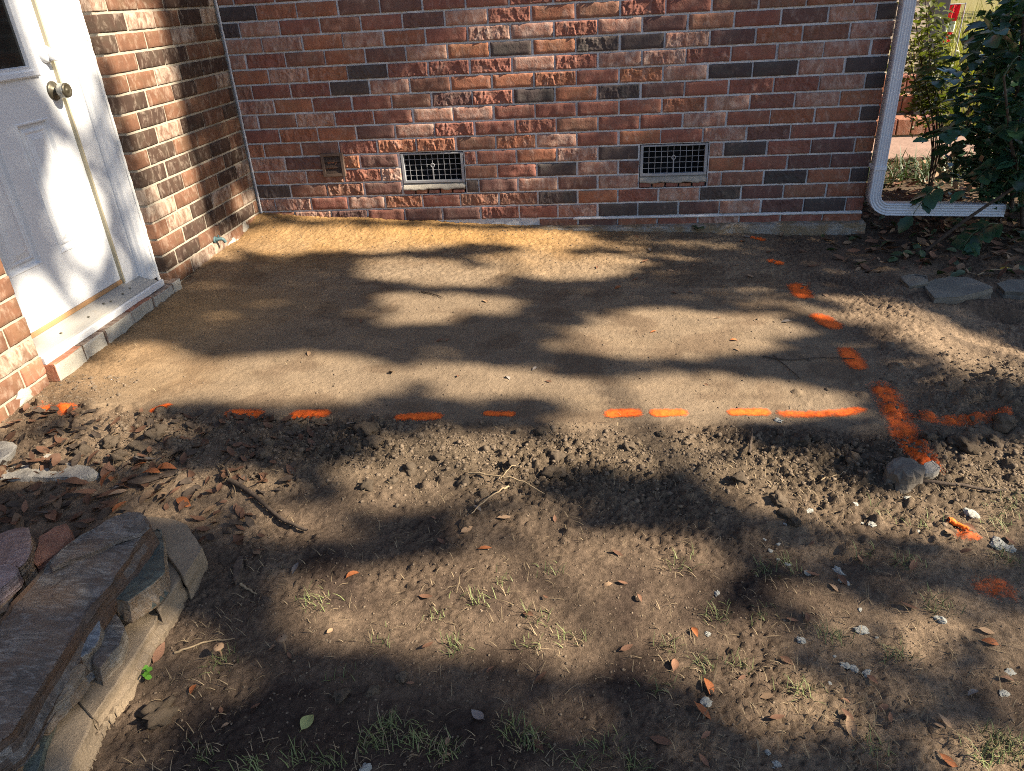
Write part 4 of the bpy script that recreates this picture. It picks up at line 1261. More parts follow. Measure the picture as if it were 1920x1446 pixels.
spray('ragged orange side arm of the cross on the clod mound at the right', [(1716, 784), (1770, 790), (1830, 788), (1880, 778)], 7, 0.72)
spray('round orange blotch on the rough soil near the left brick pier', [(123, 766), (126, 767)], 7.5, 0.8)
spray('pale orange smudge beside the left brick pier', [(85, 768), (89, 768)], 6, 0.55)
spray('orange splash on the soil beside the orange stick', [(1808, 1003), (1822, 1006)], 7, 0.5)
spray('faint orange spatter on grass near the right edge', [(1850, 1100), (1885, 1108)], 12, 0.42)

# ------------------------------------------------------------------ stones
def stone(name, label, cat, poly, z, thick, mat, slope=(0, 0), group=None, rough=0.006, bev=0.0025, slant=(0, 0), cuts=3, seed=0, side_rough=0.010, taper=0.0, side=None):
    """poly: outline of the top face as seen in the photograph, put on a plane at height z over the soil with the given slope"""
    if len(poly) > 4:
        fine_ = []
        for i in range(len(poly)):
            p0, p1 = np.array(poly[i], float), np.array(poly[(i + 1) % len(poly)], float)
            m_ = max(1, int(np.linalg.norm(p1 - p0) / 16))
            nv_ = np.array((-(p1 - p0)[1], (p1 - p0)[0])) / (np.linalg.norm(p1 - p0) + 1e-9)
            for q in range(m_): fine_.append(tuple(p0 + (p1 - p0) * q / m_ + nv_ * ((5.0 if 'slate' in name or 'rock' in name else 3.0) * float(vnoise(i * 3.7 + q * 1.3, seed * 2.1, 3)) if q else 0)))
        poly = fine_
    c = np.mean(np.array(poly, float), 0)
    P = ground_hit(c[0], c[1], z)
    zc = P[2]; top = []
    for q in poly:
        d = ray(*q); nrm = np.array((-slope[0], -slope[1], 1.0))
        t = ((P - CAM) @ nrm) / (d @ nrm)
        top.append(CAM + d * t)
    top = np.array(top); ctr = top.mean(0); ctr[2] = zc - thick
    bm = bmesh.new()
    vt = [bm.verts.new(p_ - ctr) for p_ in top]
    f0 = bm.faces.new(vt)
    if f0.normal.z < 0: f0.normal_flip()
    ex = bmesh.ops.extrude_face_region(bm, geom=[f0])
    nv = [g for g in ex['geom'] if isinstance(g, bmesh.types.BMVert)]
    mid = sum((v.co for v in nv), Vector()) / len(nv)
    for v in nv: v.co += Vector((slant[0], slant[1], -thick)) + (v.co - mid) * taper
    bmesh.ops.recalc_face_normals(bm, faces=bm.faces)
    if bev: bmesh.ops.bevel(bm, geom=bm.edges[:], offset=bev, segments=2, affect='EDGES', profile=0.6)
    bmesh.ops.triangulate(bm, faces=bm.faces[:])
    for _ in range(cuts):
        le = [e for e in bm.edges if e.calc_length() > 0.022]
        if not le: break
        bmesh.ops.subdivide_edges(bm, edges=le, cuts=1, use_grid_fill=False)
        bmesh.ops.triangulate(bm, faces=[f for f in bm.faces if len(f.verts) > 3])
    bm.normal_update()
    cs = np.array([v.co for v in bm.verts]); ns = np.array([v.normal for v in bm.verts])
    a_ = fbm(cs[:, 0] * 9 + seed, cs[:, 1] * 9 + cs[:, 2] * 5, 4, seed + 2)
    lay = fbm(cs[:, 2] * 90 + seed, (cs[:, 0] + cs[:, 1]) * 5, 3, seed + 8)
    st = np.floor(fbm(cs[:, 0] * 5 + seed, cs[:, 1] * 5, 2, seed + 4) * 7) / 7
    for v, A_, L_, S_, n_ in zip(bm.verts, a_, lay, st, ns):
        v.co += v.normal * (rough * A_ + side_rough * L_ * (1 - abs(n_[2])) + (rough * 1.3 * S_ if n_[2] > 0.7 else 0))
    o = bm_obj(name, bm, mat, None, False, ctr)
    if side is not None:
        o.data.materials.append(side)
        for pl_ in o.data.polygons:
            if abs(pl_.normal.z) < 0.5: pl_.material_index = 1
    return tag(o, label, cat, group)


GB = 'tan concrete blocks edging the stone pile'
# haunch of concrete under the blocks
pl = [(352, 975), (384, 1026), (348, 1092), (338, 1140), (300, 1198), (240, 1290), (175, 1385), (140, 1460), (60, 1460), (120, 1330), (200, 1210), (262, 1120), (300, 1050), (318, 1000)]
stone('concrete_edging', 'rough strip of concrete under the tan blocks of the stone pile', 'edging', pl, 0.015, 0.09, M_BLOCK, rough=0.016, bev=0.012, seed=3)
stone('edging_block', 'tan block at the far tip of the stone pile, partly lit', 'concrete block', [(268, 967), (322, 972), (351, 983), (379, 1026), (344, 1080), (313, 1037), (298, 1012)], 0.055, 0.09, M_BLOCK, group=GB, rough=0.004, seed=5)
stone('edging_block', 'shaded tan block right of the green slate', 'concrete block', [(302, 1040), (312, 1040), (338, 1084), (316, 1116), (297, 1145), (274, 1114), (270, 1085)], 0.05, 0.09, M_BLOCK, group=GB, rough=0.004, seed=6)
stone('edging_block', 'large sunlit tan block below the green slate', 'concrete block', [(268, 1118), (293, 1150), (288, 1172), (232, 1258), (173, 1344), (150, 1316), (136, 1288), (160, 1250), (205, 1200), (215, 1130)], 0.045, 0.09, M_BLOCK, group=GB, rough=0.004, seed=7)
stone('edging_block', 'tan block nearest the camera at the bottom of the stone pile', 'concrete block', [(118, 1312), (129, 1307), (152, 1321), (171, 1344), (168, 1360), (128, 1450), (40, 1460), (70, 1420), (90, 1370)], 0.05, 0.09, M_BLOCK, group=GB, rough=0.004, seed=8)
GS = 'loose stones of the slate pile'
stone('slate_slab', 'grey green slate lying flat under the tan slate at the bottom of the pile', 'stone', [(60, 1360), (100, 1322), (112, 1318), (92, 1380), (66, 1450), (18, 1460), (10, 1420)], 0.07, 0.05, M_SLATE_GREEN, group=GS, seed=12)
stone('slate_slab', 'layered grey slate with a pale edge lying on the sunlit block', 'stone', [(200, 1150), (218, 1148), (237, 1178), (231, 1190), (224, 1210), (188, 1252), (174, 1244), (176, 1215), (190, 1180)], 0.085, 0.045, M_SLATE, group=GS, slant=(0.0, -0.012), seed=13, side=M_SLATE_PALE)
stone('slate_slab', 'small blue grey slate tucked under the edge of the largest slab', 'stone', [(176, 1160), (188, 1162), (190, 1180), (186, 1200), (162, 1226), (128, 1248), (112, 1240), (130, 1200)], 0.10, 0.05, M_SLATE_BLUE, group=GS, slant=(0.008, -0.012), seed=14, slope=(-0.1, 0.1), side=M_SLATE_PALE)
stone('slate_slab', 'dark green slate propped between the largest slab and the tan blocks', 'stone', [(272, 1000), (297, 986), (305, 990), (307, 1022), (309, 1072), (288, 1094), (240, 1128), (212, 1122), (205, 1100), (240, 1050)], 0.095, 0.045, M_SLATE_GREEN, group=GS, slant=(0.005, -0.015), seed=15, slope=(0.12, -0.05), side=M_SLATE_TAN)
stone('slate_slab', 'tan edged slate lying along the lower edge of the largest slab', 'stone', [(130, 1252), (154, 1242), (164, 1248), (150, 1270), (85, 1345), (46, 1344), (40, 1330), (90, 1275)], 0.10, 0.035, M_SLATE_TAN, group=GS, slant=(0.004, -0.014), seed=16, slope=(-0.08, 0.08), side=M_SLATE_PALE)
stone('slate_slab', 'small layered slate with a pale striped edge at the bottom left', 'stone', [(20, 1356), (42, 1350), (58, 1358), (62, 1374), (28, 1404), (-10, 1398), (-14, 1372)], 0.10, 0.05, M_SLATE_TAN, group=GS, slant=(0.006, -0.016), seed=17, side=M_SLATE_PALE)
stone('slate_slab', 'orange brown stone in the bottom left corner of the pile', 'stone', [(-30, 1420), (8, 1418), (36, 1431), (34, 1460), (-30, 1470)], 0.08, 0.06, M_SLATE_TAN, group=GS, seed=18)
stone('slate_slab', 'largest slab of the pile, dark grey slate with a rust brown edge', 'stone', [(212, 968), (240, 962), (264, 962), (280, 984), (262, 1012), (224, 1062), (188, 1112), (160, 1146), (116, 1222), (60, 1312), (20, 1378), (-60, 1440), (-90, 1330), (-30, 1210), (20, 1130), (50, 1100), (88, 1056), (118, 1025), (150, 1000)], 0.135, 0.060, M_SLATE, group=GS, slope=(0.0, 0.03), slant=(0.014, -0.010), seed=20, rough=0.010, side=M_SLATE_RUST, side_rough=0.014)
big_slab = bpy.data.objects['slate_slab.007'] if 'slate_slab.007' in bpy.data.objects else None
layer = stone('slate_layer', None, None, [(214, 969), (240, 963), (263, 963), (277, 984), (262, 1000), (215, 1014), (170, 1036), (130, 1050), (96, 1066), (88, 1058), (118, 1027), (150, 1002)], 0.145, 0.010, M_SLATE, slope=(0.0, 0.03), seed=27, rough=0.006, bev=0.001)
if big_slab is not None:
    layer.parent = big_slab; layer.matrix_parent_inverse = Matrix.Translation(-big_slab.location)
stone('slate_slab', 'red brown stone leaning on the far edge of the largest slab', 'stone', [(72, 1006), (102, 987), (124, 981), (131, 990), (134, 1006), (112, 1032), (90, 1049), (68, 1061), (62, 1056)], 0.085, 0.06, M_REDSTONE, group=GS, seed=21)
stone('slate_slab', 'grey and orange stone at the left edge above the pink stone', 'stone', [(-30, 1012), (0, 1004), (32, 994), (52, 993), (57, 1020), (53, 1048), (36, 1066), (0, 1062), (-30, 1066)], 0.10, 0.07, M_SLATE_PINK, group=GS, seed=22, slope=(0.2, 0.0), side=M_SLATE_TAN)
stone('slate_slab', 'tan layered stone under the pink stone at the left edge', 'stone', [(-30, 1110), (6, 1092), (32, 1078), (44, 1080), (38, 1096), (18, 1128), (15, 1142), (-30, 1170)], 0.10, 0.05, M_SLATE_TAN, group=GS, seed=23)
stone('slate_slab', 'pink grey stone at the left edge on top of the tan stone', 'stone', [(-30, 1064), (0, 1060), (18, 1058), (34, 1066), (31, 1078), (0, 1104), (-30, 1120)], 0.135, 0.035, M_SLATE_PINK, group=GS, seed=24)

GC = 'broken concrete pieces by the shrub'
stone('concrete_slab', 'large broken concrete slab piece by the shrub at the right', 'concrete slab', [(1732, 534), (1752, 522), (1780, 517), (1812, 518), (1863, 539), (1830, 548), (1798, 556), (1752, 559), (1740, 546)], 0.040, 0.07, M_SLABGREY, group=GC, rough=0.005, seed=31)
stone('concrete_slab', 'concrete slab piece cut by the right edge, beyond the large piece', 'concrete slab', [(1868, 530), (1890, 524), (1960, 525), (1965, 548), (1884, 546)], 0.038, 0.07, M_SLABGREY, group=GC, rough=0.005, seed=32)
stone('concrete_slab', 'small dark concrete lump left of the large slab piece', 'concrete slab', [(1690, 520), (1715, 512), (1740, 516), (1735, 530), (1705, 536)], 0.018, 0.05, M_SLABGREY, group=GC, rough=0.014, seed=33)
stone('rock', 'rounded grey rock at the foot of the orange cross stroke', 'rock', [(1660, 872), (1680, 858), (1706, 858), (1726, 872), (1729, 888), (1716, 897), (1690, 896), (1668, 888)], 0.040, 0.06, M_ROCK, rough=0.02, bev=0.016, seed=35, taper=0.15)
stone('rock', 'small pale stone chip touching the rounded grey rock', 'rock', [(1734, 868), (1748, 864), (1762, 876), (1752, 884), (1735, 886)], 0.025, 0.035, M_WHITECEM, rough=0.006, bev=0.003, seed=36)
stone('cement_patch', 'whitish slab of old cement on the soil left of the leaf litter', 'cement', [(-30, 872), (60, 868), (90, 850), (125, 862), (170, 878), (182, 888), (150, 896), (60, 894), (-30, 893)], 0.012, 0.05, M_WHITECEM, rough=0.010, bev=0.006, seed=37)
stone('cement_patch', 'pale cement lump at the left edge below the brick pier', 'cement', [(-30, 830), (8, 824), (30, 830), (18, 848), (-5, 862), (-30, 862)], 0.03, 0.06, M_WHITECEM, rough=0.016, bev=0.01, seed=38)
stone('plank', 'flat splinter of grey brown wood in the leaf litter', 'wood splinter', [(240, 903), (290, 888), (330, 876), (338, 884), (320, 892), (262, 905)], 0.012, 0.012, M_TWIG, rough=0.004, bev=0.002, seed=39)
stone('plank', 'short dark wood stub lying in the shaded soil right of the blocks', 'wood splinter', [(436, 1062), (448, 1040), (457, 1042), (452, 1070), (440, 1092)], 0.012, 0.02, M_TWIG, rough=0.004, bev=0.003, seed=40)

# ------------------------------------------------------------------ clods, twigs, leaves, chips
def blob_mesh(name, seed, sub=2, amp=0.3, squash=0.75):
    bm = bmesh.new(); bmesh.ops.create_icosphere(bm, subdivisions=sub, radius=1.0)
    cs = np.array([v.co for v in bm.verts])
    k = fbm(cs[:, 0] * 1.7 + seed, cs[:, 1] * 1.7 + cs[:, 2] * 1.3, 4, seed, 0.6) + 0.5 * fbm(cs[:, 2] * 3.1, cs[:, 0] * 3 - cs[:, 1] * 3, 2, seed + 5)
    for v, q in zip(bm.verts, k):
        v.co *= 1 + amp * q; v.co.z *= squash
    me = bpy.data.meshes.new(name); bm.to_mesh(me); bm.free()
    return me


clods = []
for s in range(5):
    me = blob_mesh('dirt_clod', 40 + s, 3, 0.8); me.materials.append(M_CLOD)
    me.polygons.foreach_set('use_smooth', np.ones(len(me.polygons), bool)); clods.append(me)
BIG = [(1040, 890, 17), (1043, 858, 12), (652, 848, 10), (690, 815, 18), (632, 852, 8), (1500, 832, 14), (1528, 826, 9), (1600, 870, 13), (1635, 862, 15), (1790, 832, 13), (1812, 842, 16),
       (1450, 838, 12), (700, 835, 12), (480, 825, 9), (495, 858, 12), (870, 905, 10), (905, 930, 9), (960, 880, 9), (1385, 905, 12), (1460, 940, 12), (1740, 826, 10), (1765, 822, 9), (1880, 800, 13),
       (265, 845, 14), (210, 835, 13), (225, 865, 10), (300, 820, 16), (160, 850, 9), (1545, 880, 9), (1680, 905, 9), (1180, 842, 9), (1240, 815, 8), (770, 880, 9), (820, 860, 9), (735, 905, 9), (690, 915, 10),
       (1010, 812, 11), (1860, 826, 9), (1475, 968, 11), (1490, 985, 8), (300, 1345, 22), (640, 1305, 12), (700, 1300, 9), (755, 1272, 9)]
for i, (x, y, s) in enumerate(BIG):
    P = GP(x, y); sz = s * np.linalg.norm(P - CAM) / FPX * 1.05
    o = link('dirt_clod', clods[i % 5]); o.location = (P[0], P[1], P[2] + sz * 0.25)
    o.scale = (sz * random.uniform(0.9, 1.3), sz * random.uniform(0.85, 1.1), sz * random.uniform(0.8, 1.0)); o.rotation_euler = (random.uniform(-.4, .4), random.uniform(-.4, .4), random.uniform(0, 6.28))
    zone = ('clod of soil on rough ground near the left brick pier and slate pile', 'clods near the left brick pier') if x < 420 else (('clod of soil among the crumbs in front of the long dash line', 'clods in front of the dash line') if x < 1300 and y < 1000 else (('clod of soil on the mound around the orange cross', 'clods around the orange cross') if y < 1000 else ('clod in the shaded foreground soil near the bottom left', 'clods in the foreground')))
    tag(o, zone[0], 'dirt clod', zone[1])
# crumbs
cb_ = [blob_mesh('c', 60 + s, 1, 0.75, 0.75) for s in range(6)]
cv = []; cf = None
for me in cb_:
    v = np.empty(len(me.vertices) * 3, np.float32); me.vertices.foreach_get('co', v); cv.append(v.reshape(-1, 3))
    f = np.empty(len(me.loops), np.int32); me.loops.foreach_get('vertex_index', f); cf = f.reshape(-1, 3)
    bpy.data.meshes.remove(me)


def HFv(x, y):
    i = np.clip(np.searchsorted(GX, x) - 1, 0, len(GX) - 2); j = np.clip(np.searchsorted(GY, y) - 1, 0, len(GY) - 2)
    return ZZ[j, i]


def scatter_blobs(name, xs, ys, rs, mat, label, cat, sink=-0.05):
    z = HFv(xs, ys); V = []; F = []; o = 0
    for x, y, zz, r in zip(xs, ys, z, rs):
        a_ = random.uniform(0, 6.28); c_, s_ = math.cos(a_) * r, math.sin(a_) * r
        v = cv[random.randrange(6)]
        V.append(np.stack([x + v[:, 0] * c_ - v[:, 1] * s_, y + v[:, 0] * s_ + v[:, 1] * c_, zz + r * sink + v[:, 2] * r * random.uniform(0.7, 1)], -1)); F.append(cf + o); o += len(v)
    return tag(link(name, mesh_np(name, np.vstack(V), np.vstack(F), False), mat), label, cat, None, 'stuff')


def inview(xs, ys, mg=60):
    d = np.stack([xs, ys, np.full_like(xs, -0.15)], -1) - CAM; z = d @ _f
    u = 960 + FPX * (d @ _r) / z; v = 723 - FPX * (d @ _u) / z
    return (u > -mg) & (u < 1920 + mg) & (v > 300) & (v < 1446 + mg)


n = 42000
xs = np.concatenate([rng.uniform(0.2, 3.4, n * 2 // 5), rng.normal(2.95, 0.3, n // 6), rng.uniform(-0.2, 0.6, n // 10), rng.uniform(0.1, 3.4, n // 3)])
ys = np.concatenate([rng.normal(-2.08, 0.09, n * 2 // 5), rng.normal(-1.75, 0.17, n // 6), rng.uniform(-2.25, -1.72, n // 10), rng.uniform(-3.0, -1.9, n // 3)])
k = inview(xs, ys) & ~((ys > -1.955 + 0.032 * xs) & (xs > 0.1) & (xs < 2.5)) & ~((xs < 0.75) & (ys < -2.28)); xs, ys = xs[k], ys[k]
scatter_blobs('soil_crumbs', xs, ys, np.where(ys < -2.32, 0.0011 + 0.0028 * rng.random(len(xs)) ** 3, 0.0010 + 0.0036 * rng.random(len(xs)) ** 3 + 0.007 * rng.random(len(xs)) ** 16), M_CLOD, 'fine crumbs of loose grey brown soil in front of the pad', 'soil')
n = 420
xs = np.concatenate([rng.uniform(0.35, 2.9, n * 2 // 3), rng.normal(2.95, 0.25, n // 3)]); ys = np.concatenate([-1.99 + 0.032 * xs[:n * 2 // 3] - np.abs(rng.normal(0.02, 0.07, n * 2 // 3)), rng.normal(-1.74, 0.15, n // 3)])
k = inview(xs, ys); xs, ys = xs[k], ys[k]
scatter_blobs('soil_lumps', xs, ys, 0.006 + 0.009 * rng.random(len(xs)) ** 2, M_CLOD, 'broken lumps in the bank of soil in front of the pad', 'soil', -0.15)
n = 3600
xs = rng.uniform(-0.17, 2.9, n); ys = -0.06 - 1.8 * rng.random(n) ** 1.7
scatter_blobs('pad_crumbs', xs, ys, 0.0018 + 0.0045 * rng.random(n) ** 4, M_CLOD, 'tiny soil crumbs scattered over the smoothed pad', 'soil')


def stick(label, path_px, rad_px, mat, lift=0.004, cat='twig', group=None, arch=0.0, name='twig', n=16):
    P = [GP(*q) for q in path_px]
    pts = spline(P, n) if len(P) > 2 else np.linspace(P[0], P[1], n)
    t = np.linspace(0, 1, n)
    rad = rad_px * np.linalg.norm(P[0] - CAM) / FPX
    pts[:, 2] = np.array([HF(p_[0], p_[1]) for p_ in pts]) * 0.5 + pts[:, 2] * 0.5 + lift + rad * 0.6 + arch * np.sin(np.pi * t)
    pts[:, :2] += 0.004 * np.stack([vnoise(t * 9, 1.0 + rad_px), vnoise(t * 9, 7.0 + rad_px)], -1)
    c_ = pts.mean(0)
    V, F = tube_arrays(pts - c_, rad * (1 - 0.55 * t) * (1 + 0.25 * vnoise(t * 14, 3.0)), 7)
    return tag(link(name, mesh_np(name, V, F, True), mat, None, c_), label, cat, group)


stick('thick curved dark root lying on the shaded soil left of the clods', [(432, 908), (470, 930), (510, 965), (545, 988), (578, 1000)], 5, M_TWIG, 0.006, 'root', name='root')
stick('long dark root snaking over the soil right of the grey rock', [(1660, 900), (1700, 908), (1750, 914), (1800, 918), (1850, 924), (1882, 926)], 4, M_TWIG, 0.006, 'root', name='root')
stick('orange brown root tip poking out under the grey rock', [(1674, 896), (1700, 902), (1740, 912)], 3, M_STRAWROOT, 0.006, 'root', name='root')
stick('short upright grey stick poking out of the clods right of the middle', [(1403, 866), (1410, 815)], 3.2, M_TWIG, 0.012)
stick('pale dry root stalk branching over the clods, main stem', [(880, 895), (930, 905), (975, 915), (1020, 935)], 2.0, M_STRAWROOT, 0.012, 'root', 'pale root stalks on the clods', 0.01, 'root')
stick('pale dry root stalk reaching down left from the clods', [(955, 918), (925, 945), (884, 972)], 1.8, M_STRAWROOT, 0.010, 'root', 'pale root stalks on the clods', 0.01, 'root')
stick('thin pale root stalk pointing up from the clods', [(940, 902), (960, 888), (975, 880)], 1.2, M_STRAWROOT, 0.012, 'root', 'pale root stalks on the clods', 0.01, 'root')
stick('thin forked twig on the shaded pad crossing an orange dash', [(1430, 670), (1480, 676), (1540, 672), (1602, 675)], 1.4, M_TWIG, 0.003)
stick('thin side twig on the shaded pad below the forked twig', [(1450, 668), (1475, 690), (1500, 712)], 1.2, M_TWIG, 0.003)
stick('pale bent twig lying on the lit soil right of the tan blocks', [(330, 1228), (352, 1222), (390, 1208), (440, 1200)], 2.2, M_STRAWROOT, 0.004)
stick('thin dark twig sticking up left of the thick curved root', [(432, 905), (428, 880), (440, 862)], 1.6, M_TWIG, 0.01)
stick('wiry root loop left of the thick curved root', [(410, 872), (430, 890), (438, 915), (445, 938)], 1.3, M_STRAWROOT, 0.008)
stick('thin straw lying between the grey rock and the lit clods', [(1540, 905), (1575, 890), (1605, 876)], 1.3, M_STRAWROOT, 0.004)
stick('orange painted stick near the right edge beside white plaster', [(1776, 980), (1800, 990), (1815, 998)], 5, M_ORANGE, 0.004, 'stick', name='stick')
stick('short pale stick on the dark soil below the curved root', [(452, 1100), (466, 1106), (482, 1116)], 2.6, M_STRAWROOT, 0.004)
stick('grey twig fork near the concrete pieces at the right', [(1795, 500), (1815, 512), (1835, 522)], 1.2, M_STRAWROOT, 0.006)
stick('thin pale twig lying before the shrub at the right', [(1830, 524), (1860, 515), (1900, 512)], 1.2, M_STRAWROOT, 0.02)
stick('slender dark twig on the graded pad beside the golden strip', [(790, 548), (810, 553), (830, 560)], 1.4, M_TWIG, 0.003)


def leaf_mesh(name, curl, twist, fold, wr=0.36, serr=0.0, nu=7):
    V = []; u = np.linspace(0, 1, nu)
    w = wr * np.sin(np.pi * u ** 0.85) ** 0.8; w[0] = w[-1] = 0.012
    if serr: w = w * (1 + serr * np.where(np.arange(nu) % 2, 1, -1) * (u > 0.1) * (u < 0.95))
    for i in range(nu):
        x = u[i] - 0.5; zc = curl * (u[i] - 0.5) ** 2 * 4 * 0.12
        tw = twist * (u[i] - 0.5)
        for s in (-1, 0, 1):
            y = s * w[i]; z = zc + abs(s) * w[i] * fold
            V.append((x, y * math.cos(tw) - z * math.sin(tw) * 0.3, z + y * math.sin(tw)))
    V.append((-0.72, 0.01, curl * 0.16))
    I = np.arange(nu * 3).reshape(nu, 3)
    F = np.stack([I[:-1, :-1], I[1:, :-1], I[1:, 1:], I[:-1, 1:]], -1).reshape(-1, 4)
    return mesh_np(name, V, [F, np.array([(0, 1, nu * 3), (1, 2, nu * 3)])], True)


DEAD = {}
for nm_, mt in (('brown', M_LEAF_BROWN), ('orange', M_LEAF_ORANGE), ('tan', M_LEAF_TAN), ('grey', M_LEAF_GREY), ('yellow', M_LEAF_YELLOW), ('lime', M_LEAF_LIME)):
    DEAD[nm_] = []
    for q in range(3):
        me = leaf_mesh('fallen_leaf', random.uniform(-1.2, 1.4), random.uniform(-0.8, 0.8), random.uniform(0.1, 0.5), random.uniform(0.17, 0.26) if nm_ != 'lime' else 0.33)
        me.materials.append(mt); DEAD[nm_].append(me)


def fallen(px, py, size_px, colour, label, group=None, ang=None, tilt=0.3, lift=0.006, P=None):
    if P is None: P = GP(px, py)
    L_ = size_px * np.linalg.norm(P - CAM) / FPX
    o = link('fallen_leaf', random.choice(DEAD[colour])); o.location = (P[0], P[1], P[2] + lift)
    o.scale = (L_, L_, L_)
    o.rotation_euler = (random.uniform(-tilt, tilt), random.uniform(-tilt, tilt), random.uniform(0, 6.28) if ang is None else ang)
    return tag(o, label, 'leaf', group)


fallen(578, 1358, 32, 'lime', 'broad yellow green leaf lying on the dark soil at the bottom', ang=1.3)
fallen(896, 1344, 34, 'grey', 'pale lilac grey leaf lying in the grass at the bottom', ang=2.4)
fallen(735, 700, 22, 'tan', 'single small leaf lying on the smooth lit pad', ang=-0.7, tilt=0.5)
fallen(665, 806, 42, 'grey', 'crumpled grey leaf standing upright in the clods by the orange dashes', ang=1.2, tilt=1.0, lift=0.02)
fallen(220, 955, 32, 'orange', 'bright orange leaf standing on the far end of the largest slate', ang=1.5, tilt=0.9, lift=0.10)
fallen(345, 944, 34, 'orange', 'orange brown leaf lying just beyond the far tan block', ang=-0.4)
fallen(395, 962, 30, 'tan', 'tan leaf lying right of the far tan block', ang=1.0)
fallen(1723, 462, 14, 'yellow', 'bright yellow leaf in the litter under the white gutter extension', ang=1.2, tilt=0.7)
fallen(1886, 506, 26, 'yellow', 'yellow leaf lying near the concrete slab at the right edge', ang=0.3)
fallen(945, 974, 26, 'tan', 'tan leaf on the soil at the right end of the lit clods', ang=0.1)
fallen(876, 998, 26, 'tan', 'pale rounded leaf on the soil below the root stalks', ang=0.8)
fallen(910, 1030, 24, 'orange', 'orange leaf at the centre of the shaded soil band', ang=0.2)
fallen(662, 1078, 28, 'orange', 'orange brown leaf in the lit soil patch left of centre', ang=0.9)
fallen(1265, 1250, 32, 'brown', 'brown leaf on the soil edge of the lit patch right of centre', ang=1.4)
fallen(1328, 1291, 34, 'orange', 'rust orange leaf standing in grass right of centre near the bottom', ang=1.8, tilt=0.6)
fallen(1240, 1394, 40, 'brown', 'wide brown leaf flat in the grass near the bottom', ang=-0.3)
fallen(1594, 1370, 36, 'tan', 'tan leaf lying in the bottom right grass', ang=1.6)
fallen(1318, 1340, 34, 'orange', 'long orange leaf touching a white plaster chip near the bottom', ang=-0.8)
fallen(300, 1228, 36, 'brown', 'brown curled leaf leaning against the sunlit tan block', ang=1.5, tilt=0.7)
fallen(364, 1296, 22, 'orange', 'small orange leaf in the lit soil right of the blocks', ang=1.7)
fallen(1780, 1430, 30, 'orange', 'orange brown leaf in the bottom right corner', ang=-0.8)
fallen(1010, 1404, 30, 'brown', 'red brown leaf in grass at the bottom middle', ang=-0.9)
fallen(100, 818, 30, 'orange', 'orange leaf on the lit soil left below the brick pier', ang=0.0)
GLB = 'dead leaves in the litter behind the slate pile'
LB1 = 'dead leaf in the brown litter strip between the slate pile and the pad'
for i in range(58):
    x = random.uniform(-10, 350); y = random.uniform(860, 985) - 0.08 * (x - 150)
    if x > 120 and y > 955: continue
    if 55 < x < 135 and y > 975: continue
    cl_ = random.choices(['brown', 'orange', 'tan', 'grey'], [0.55, 0.12, 0.18, 0.15])[0]
    fallen(x, y, random.uniform(22, 42), cl_, 'dead %s leaf in the litter strip between the slate pile and the pad' % cl_, '%s leaves in the litter behind the slate pile' % cl_, tilt=0.45, lift=0.010)
GLG = 'brown leaves scattered over the foreground soil'
LB2 = 'small dead leaf scattered on the bare foreground soil'
for i in range(60):
    x = random.uniform(400, 1920); y = random.uniform(960, 1440)
    cl_ = random.choices(['brown', 'orange', 'tan', 'grey'], [0.66, 0.07, 0.22, 0.05])[0]
    fallen(x, y, random.uniform(14, 28), cl_, 'small %s dead leaf scattered on the bare foreground soil' % cl_, 'small %s leaves on the foreground soil' % cl_, tilt=0.35)
GLP = 'small leaves on the graded pad'
for i in range(46):
    if i < 26: x = random.uniform(1180, 1700); y = random.uniform(442, 560)
    else: x = random.uniform(560, 1560); y = random.uniform(500, 740)
    cl_ = random.choices(['brown', 'tan', 'grey', 'orange'], [0.45, 0.25, 0.2, 0.1])[0]
    fallen(x, y, random.uniform(9, 18), cl_, 'tiny dry %s leaf lying on the graded pad' % cl_, 'tiny %s leaves on the graded pad' % cl_, tilt=0.3, lift=0.004)
# litter under the shrub: one mass
def litter(name, xs, ys, size, mats, label, cat, z_lift=0.01, tilt=0.6):
    objs = []
    for mi, mt in enumerate(mats):
        sel = np.arange(mi, len(xs), len(mats)); V = []; F4 = []; F3 = []; o_ = 0
        src = leaf_mesh('tmp', 0.8 - 0.7 * mi, 0.5, 0.3, 0.24, nu=5)
        v = np.empty(len(src.vertices) * 3, np.float32); src.vertices.foreach_get('co', v); v = v.reshape(-1, 3)
        nq = 8; bpy.data.meshes.remove(src)
        I = np.arange(15).reshape(5, 3); fq = np.stack([I[:-1, :-1], I[1:, :-1], I[1:, 1:], I[:-1, 1:]], -1).reshape(-1, 4)
        for k_ in sel:
            m = np.array((Matrix.Rotation(random.uniform(0, 6.28), 3, 'Z') @ Matrix.Rotation(random.uniform(-tilt, tilt), 3, 'X') @ Matrix.Rotation(random.uniform(-tilt, tilt), 3, 'Y')))
            s = random.uniform(*size)
            V.append((v[:15] * s) @ m.T + np.array((xs[k_], ys[k_], HF(xs[k_], ys[k_]) + z_lift * random.random())))
            F4.append(fq + o_); o_ += 15
        objs.append(tag(link(name, mesh_np(name, np.vstack(V), np.vstack(F4), True), mt), label[mi], cat, None, 'stuff'))
    return objs


